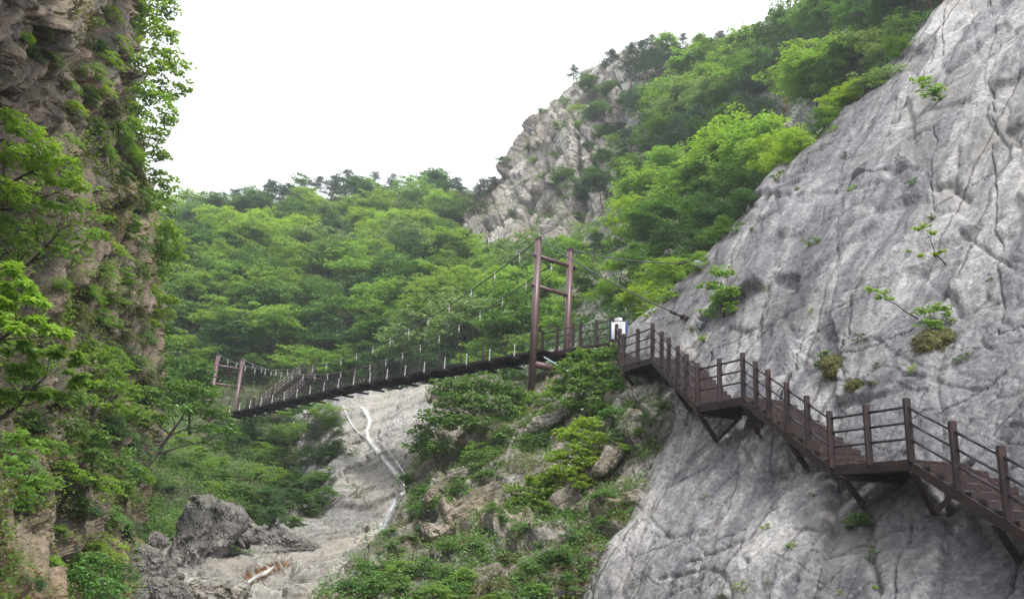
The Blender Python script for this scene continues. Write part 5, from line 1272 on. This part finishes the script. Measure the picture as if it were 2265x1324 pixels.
boulder(330, 1300, 34, 26, 28, 5, darkrock, 'boulder', 'large rounded boulder at the bottom of the boulder heap')
boulder(385, 1300, 34, 18, 28.5, 6, darkrock, 'boulder', 'low grey boulder between the heap and the pale bedrock', rot=-.2)
boulder(300, 1262, 22, 18, 29, 7, darkrock, 'boulder', 'small brown boulder wedged against the cliff foot')
boulder(372, 1318, 26, 18, 27, 8, darkrock, 'boulder', 'lowest small grey boulder of the heap')
boulder(350, 1195, 22, 16, 34, 9, darkrock, 'boulder', 'brown pointed boulder above the flat tilted one', rot=-.6)
boulder(600, 1198, 34, 14, 45, 10, darkrock, 'boulder', 'flat grey slab-like boulder at the pool edge', rot=-.25)
boulder(655, 1200, 36, 16, 45, 11, darkrock, 'boulder', 'dark flat boulder overhanging the small pool', rot=-.35)
for i, (x, y, r_) in enumerate(((556, 1212, 8), (571, 1214, 7), (588, 1215, 8))):
    boulder(x, y, r_, r_ * .8, 43.4, 12 + i, bedrock, 'stone', ['small pale stone, first of three beside the pool', 'small pale stone, middle of three beside the pool', 'small pale stone, nearest the pool of three'][i], group='small stones beside the pool')
boulder(700, 1212, 22, 8, 44, 16, darkrock, 'boulder', 'low dark rock at the end of the pool', rot=-.3)
boulder(1030, 1135, 108, 32, 33.5, 17, frontrock, 'rock_outcrop', 'long slanting outcrop with overhanging lip above dark hollow', rot=.62, sq=.6)
boulder(1115, 1192, 80, 26, 29.6, 18, frontrock, 'rock_outcrop', 'second slanting outcrop beneath the long one', rot=.25, sq=.6)
boulder(1222, 1185, 40, 34, 28, 19, darkrock, 'boulder', 'square grey boulder with flat underside on the front hillside', rot=.1)
boulder(985, 1075, 62, 16, 36, 51, frontrock, 'rock_outcrop', 'long pale slanting slab above the overhanging outcrop', rot=.7, sq=.5)
boulder(1180, 1245, 60, 18, 26, 52, frontrock, 'rock_outcrop', 'slanting grey slab low on the front hillside under the square boulder', rot=.55, sq=.5)
boulder(1345, 1020, 46, 15, 31, 53, frontrock, 'rock_outcrop', 'narrow slanting slab beside the foot of the granite wall', rot=.75, sq=.5)
boulder(1060, 1275, 56, 16, 25, 54, frontrock, 'rock_outcrop', 'low slanting rock among herbs near the bottom of the hillside', rot=.4, sq=.5)
boulder(1300, 1115, 34, 14, 29.8, 20, frontrock, 'rock_outcrop', 'small slanting rock between the hillside bushes and the slab', rot=.6)
boulder(1215, 930, 60, 16, 39, 21, bedrock, 'rock_outcrop', 'pale smooth slanting rock under the near tower', rot=.5, sq=.6)
boulder(1395, 950, 26, 22, 33.4, 22, frontrock, 'rock_outcrop', 'grey rock at the foot of the slab under the first landing', rot=.4)
boulder(780, 1290, 70, 18, 28.5, 23, bedrock, 'rock_outcrop', 'long pale rib of rock beside the stream', rot=.45, sq=.5)
boulder(905, 1250, 60, 18, 28.8, 24, bedrock, 'rock_outcrop', 'pale rounded rib of rock among low bushes', rot=.55, sq=.5)
boulder(480, 1305, 70, 26, 29.5, 25, bedrock, 'rock_outcrop', 'broad pale rounded rock at the bottom of the stream bed', rot=.05, sq=.7)
mossm = rock_mat('brown_moss', [(.06, .055, .022), (.11, .10, .035), (.17, .155, .06)], stain=.1, scale=3, moss=.6, mosscol=(.09, .10, .025), bump=2.0)
def mound(px, py, rx, ry, seed, label):
    h = hit(px, py, ['rock_slab_hill']); d = proj(h[0])[2]
    o = boulder(px, py, rx, ry, d + rx * .25 * d / F, seed, mossm, 'moss_mound', label, sq=.7, rot=.25); o['category'] = 'moss'
    r = np.random.default_rng(seed); h_ = np.array([v.co for v in o.data.vertices]); nn = np.array([v.normal for v in o.data.vertices]); ii = r.integers(0, len(h_), 900)
    D = nn[ii] * .6 + r.normal(0, .35, (900, 3)) + [0, 0, -.5]; v_, q_ = quads(h_[ii], D, nn[ii] + r.normal(0, .5, (900, 3)), .16, .022, r, droop=.6)
    mesh_np('grass_blades', v_, q_, LM['olive'], parent=o, smooth=False)
mound(2065, 757, 48, 24, 31, 'large brown-green moss mound hanging on the slab'); mound(1850, 812, 28, 22, 32, 'middle-sized moss mound on the slab above the stairs'); mound(1893, 853, 20, 8, 33, 'small low moss mound on the slab above the stairs')
ST = [(300, 1235, 12, 30), (316, 1262, 10, 29.5), (345, 1225, 14, 32), (395, 1275, 13, 31), (352, 1290, 11, 29), (410, 1318, 16, 28), (312, 1322, 16, 26.5), (392, 1245, 9, 32.5), (338, 1270, 10, 30), (430, 1290, 12, 30.5), (560, 1195, 9, 44.6), (625, 1178, 8, 46)]
for i, (x, y, r_, d) in enumerate(sorted(ST)):
    boulder(x, y, r_, r_ * .75, d, 40 + i, darkrock, 'stone', f'loose grey stone, {ordw(i + 1)} from the dark cliff foot along the boulder heap', rot=random.uniform(-.6, .6), group='loose stones of the boulder heap')

# water
def water_mat(name, col, foam, scale, thr, clear=.0):
    m, nt, out = newmat(name); at = N(nt, 'ShaderNodeAttribute'); at.attribute_name = 'edge'; L = nt.links; tc = N(nt, 'ShaderNodeTexCoord')
    n = noise_tex(nt, tc.outputs['Object'], scale, 6, .75); f = ramp(nt, n, [(thr - .06, (0, 0, 0)), (thr + .06, (1, 1, 1))])
    b = N(nt, 'ShaderNodeBsdfPrincipled'); c = mixc(nt, f, col, foam); L.new(c, b.inputs['Base Color']); b.inputs['Roughness'].default_value = .12; b.inputs['Specular IOR Level'].default_value = .6
    bp = N(nt, 'ShaderNodeBump'); bp.inputs['Strength'].default_value = .6; bp.inputs['Distance'].default_value = .06; L.new(n, bp.inputs['Height']); L.new(bp.outputs[0], b.inputs['Normal'])
    tr = N(nt, 'ShaderNodeBsdfTransparent'); mx = N(nt, 'ShaderNodeMixShader')
    L.new(mathn(nt, 'ADD', mathn(nt, 'MULTIPLY', mathn(nt, 'SUBTRACT', 1.0, f), clear), ramp(nt, mathn(nt, 'ADD', at.outputs['Fac'], mathn(nt, 'MULTIPLY', mathn(nt, 'SUBTRACT', n, .5), 1.6)), [(.12, (0, 0, 0)), (.75, (1, 1, 1))]), True), mx.inputs[0]); L.new(b.outputs[0], mx.inputs[1]); L.new(tr.outputs[0], mx.inputs[2]); L.new(mx.outputs[0], out.inputs['Surface'])
    return m
foam = water_mat('foaming_water', (.33, .32, .30), (.60, .60, .58), 3.0, .45, .3)
fallm = water_mat('falling_water', (.32, .32, .32), (.62, .63, .64), 6, .47, .4)
orange = rock_mat('orange_wet_rock', [(.05, .024, .012), (.12, .055, .02), (.22, .11, .05)], scale=1.5, stain=.3, wet=1.0)
orange2 = water_mat('orange_wet_rock_water', (.10, .042, .014), (.20, .10, .04), 2.5, .5, 0.0)
poolm = water_mat('dark_pool_water', (.03, .032, .022), (.12, .12, .09), 1.2, .62, .0)
def ribbon(name, label, pts, w, mat, surf, lift, kind='structure', cat='water', sub=8, bulge=.04, jag=.25):
    P2 = catmull(np.array([(x, y, ww) for (x, y), ww in zip(pts, w)], float), len(pts) * sub); r = np.random.default_rng(5)
    V = []; K = 7 if max(w) < 24 else 15
    last = None
    for i, (x, y, ww) in enumerate(P2):
        a = P2[min(i + 1, len(P2) - 1)]; b = P2[max(i - 1, 0)]; t = np.array([a[0] - b[0], a[1] - b[1]]); t /= np.linalg.norm(t) + 1e-9
        for j in range(K):
            f = (j / (K - 1) - .5) * ww * (1 + jag * r.normal() * .5)
            h = hit(x - t[1] * f, y + t[0] * f, surf)
            q = h[0] if h else P(x - t[1] * f, y + t[0] * f, last); last = proj(q)[2]
            V.append(q)
    V = np.array(V).reshape(-1, K, 3)
    for _ in range(2): V[1:-1] = (V[:-2] + V[1:-1] * 2 + V[2:]) / 4
    n = -fw * .6 + np.array([0, 0, .8]); bl = (1 - (np.linspace(-1, 1, K)) ** 2) * bulge
    V = V + n * lift + n * bl[None, :, None]
    m_, k_ = V.shape[:2]; a = (np.arange(m_ - 1)[:, None] * k_ + np.arange(k_ - 1)[None]).ravel()
    o = mesh_np(name, V.reshape(-1, 3), np.stack([a, a + k_, a + k_ + 1, a + 1], 1), mat)
    ea = o.data.attributes.new('edge', 'FLOAT', 'POINT'); ea.data.foreach_set('value', np.tile(np.abs(np.linspace(-1, 1, K)), m_).astype(np.float32))
    tag(o, label, cat, None, kind); return o
ribbon('stream_water', 'thin white stream running down the pale rock', [(797, 903), (803, 906), (808, 912), (818, 935), (812, 965), (835, 1000), (862, 1035), (888, 1065), (903, 1092)], [5, 9, 20, 17, 19, 21, 22, 20, 18], foam, ['gorge_rock_terrain'], .16)
ribbon('stream_water', 'narrow side trickle beside the main stream', [(838, 975), (862, 1005), (885, 1035), (903, 1062), (912, 1085)], [5, 6, 7, 7, 8], foam, ['gorge_rock_terrain'], .1)
ribbon('stream_water', 'narrow trickle at the top of the washed rock', [(757, 895), (770, 925), (785, 950), (808, 970)], [4, 5, 6, 7], foam, ['gorge_rock_terrain'], .1)
ribbon('waterfall_water', 'white waterfall dropping into the gorge', [(906, 1090), (890, 1099), (874, 1118), (862, 1142), (850, 1165), (838, 1192)], [12, 18, 28, 32, 36, 42], fallm, ['gorge_rock_terrain', 'stream_bed_terrain'], .25, bulge=.15)
ribbon('stream_water', 'dark still pool under the flat boulders', [(580, 1222), (620, 1220), (660, 1217), (700, 1214)], [4, 8, 9, 6], poolm, ['stream_bed_terrain'], .06)
ribbon('wet_rock_terrain', 'orange wet rock lining the water slot', [(524, 1296), (550, 1280), (580, 1266), (612, 1254), (640, 1244)], [30, 46, 50, 36, 18], orange2, ['stream_bed_terrain'], .13, cat='wet rock', bulge=-.12)
ribbon('stream_water', 'small white rapid inside the orange rock slot', [(540, 1302), (556, 1288), (572, 1278), (590, 1270), (606, 1258)], [10, 14, 17, 18, 10], foam, ['stream_bed_terrain'], .15, bulge=.06)
# ------------------------------------------------------------------ light, sky, camera
W = bpy.data.worlds.new('World'); SC.world = W; W.use_nodes = True
nt = W.node_tree; nt.nodes.clear(); L = nt.links
out = N(nt, 'ShaderNodeOutputWorld'); bg = N(nt, 'ShaderNodeBackground')
sky = N(nt, 'ShaderNodeTexSky'); sky.sky_type = 'NISHITA'; sky.sun_disc = False
SUN_EL, SUN_AZ = math.radians(58), math.radians(158)      # azimuth measured from +Y towards +X
sky.sun_elevation = SUN_EL; sky.sun_rotation = SUN_AZ; sky.dust_density = 4; sky.altitude = 300
hs = N(nt, 'ShaderNodeHueSaturation'); hs.inputs['Saturation'].default_value = .25; hs.inputs['Value'].default_value = 1.0
L.new(sky.outputs[0], hs.inputs['Color'])
cm = mixc(nt, .72, hs.outputs[0], (15.0, 15.3, 15.8))      # high white cloud cover over the clear sky
L.new(cm, bg.inputs['Color']); bg.inputs['Strength'].default_value = .085
L.new(bg.outputs[0], out.inputs['Surface'])
sl = bpy.data.lights.new('sun', 'SUN'); sl.energy = 2.6; sl.angle = math.radians(12); sl.color = (1, .97, .92)
so = bpy.data.objects.new('sun', sl); COL.objects.link(so)
dv = Vector((math.sin(SUN_AZ) * math.cos(SUN_EL), math.cos(SUN_AZ) * math.cos(SUN_EL), math.sin(SUN_EL)))
so.rotation_euler = dv.to_track_quat('Z', 'Y').to_euler(); so.location = (0, 0, 80)
cam = bpy.data.cameras.new('camera'); co = bpy.data.objects.new('camera', cam); COL.objects.link(co)
from mathutils import Matrix
co.matrix_world = Matrix([[CR[0], CU[0], -fw[0], 0], [CR[1], CU[1], -fw[1], 0], [CR[2], CU[2], -fw[2], 0], [0, 0, 0, 1]])
cam.sensor_width = 36; cam.lens = F / 2265 * 36; cam.clip_start = .1; cam.clip_end = 8000
SC.camera = co
SC.view_settings.view_transform = 'Standard'; SC.view_settings.look = 'None'; SC.view_settings.gamma = 1
SC.view_settings.exposure = 1.1
SC.cycles.use_denoising = True
SC.cycles.denoising_input_passes = 'RGB_ALBEDO_NORMAL'
SC.cycles.denoising_prefilter = 'NONE'
SC.cycles.max_bounces = 6; SC.cycles.diffuse_bounces = 3; SC.cycles.glossy_bounces = 2; SC.cycles.transmission_bounces = 3; SC.cycles.transparent_max_bounces = 4

# air between here and the far slopes
m, nt, out = newmat('haze_air'); v = N(nt, 'ShaderNodeVolumePrincipled'); v.inputs['Color'].default_value = (.86, .92, 1, 1); v.inputs['Density'].default_value = .0007; v.inputs['Anisotropy'].default_value = .3
nt.links.new(v.outputs[0], out.inputs['Volume'])
hz = MB(); hz.box8([(x, y, z) for z in (-16, 260) for x, y in ((-1230, -1230), (1230, -1230), (1230, 1230), (-1230, 1230))])
tag(hz.build('haze', m), 'thin pale air filling the whole gorge', 'haze', None, 'stuff')
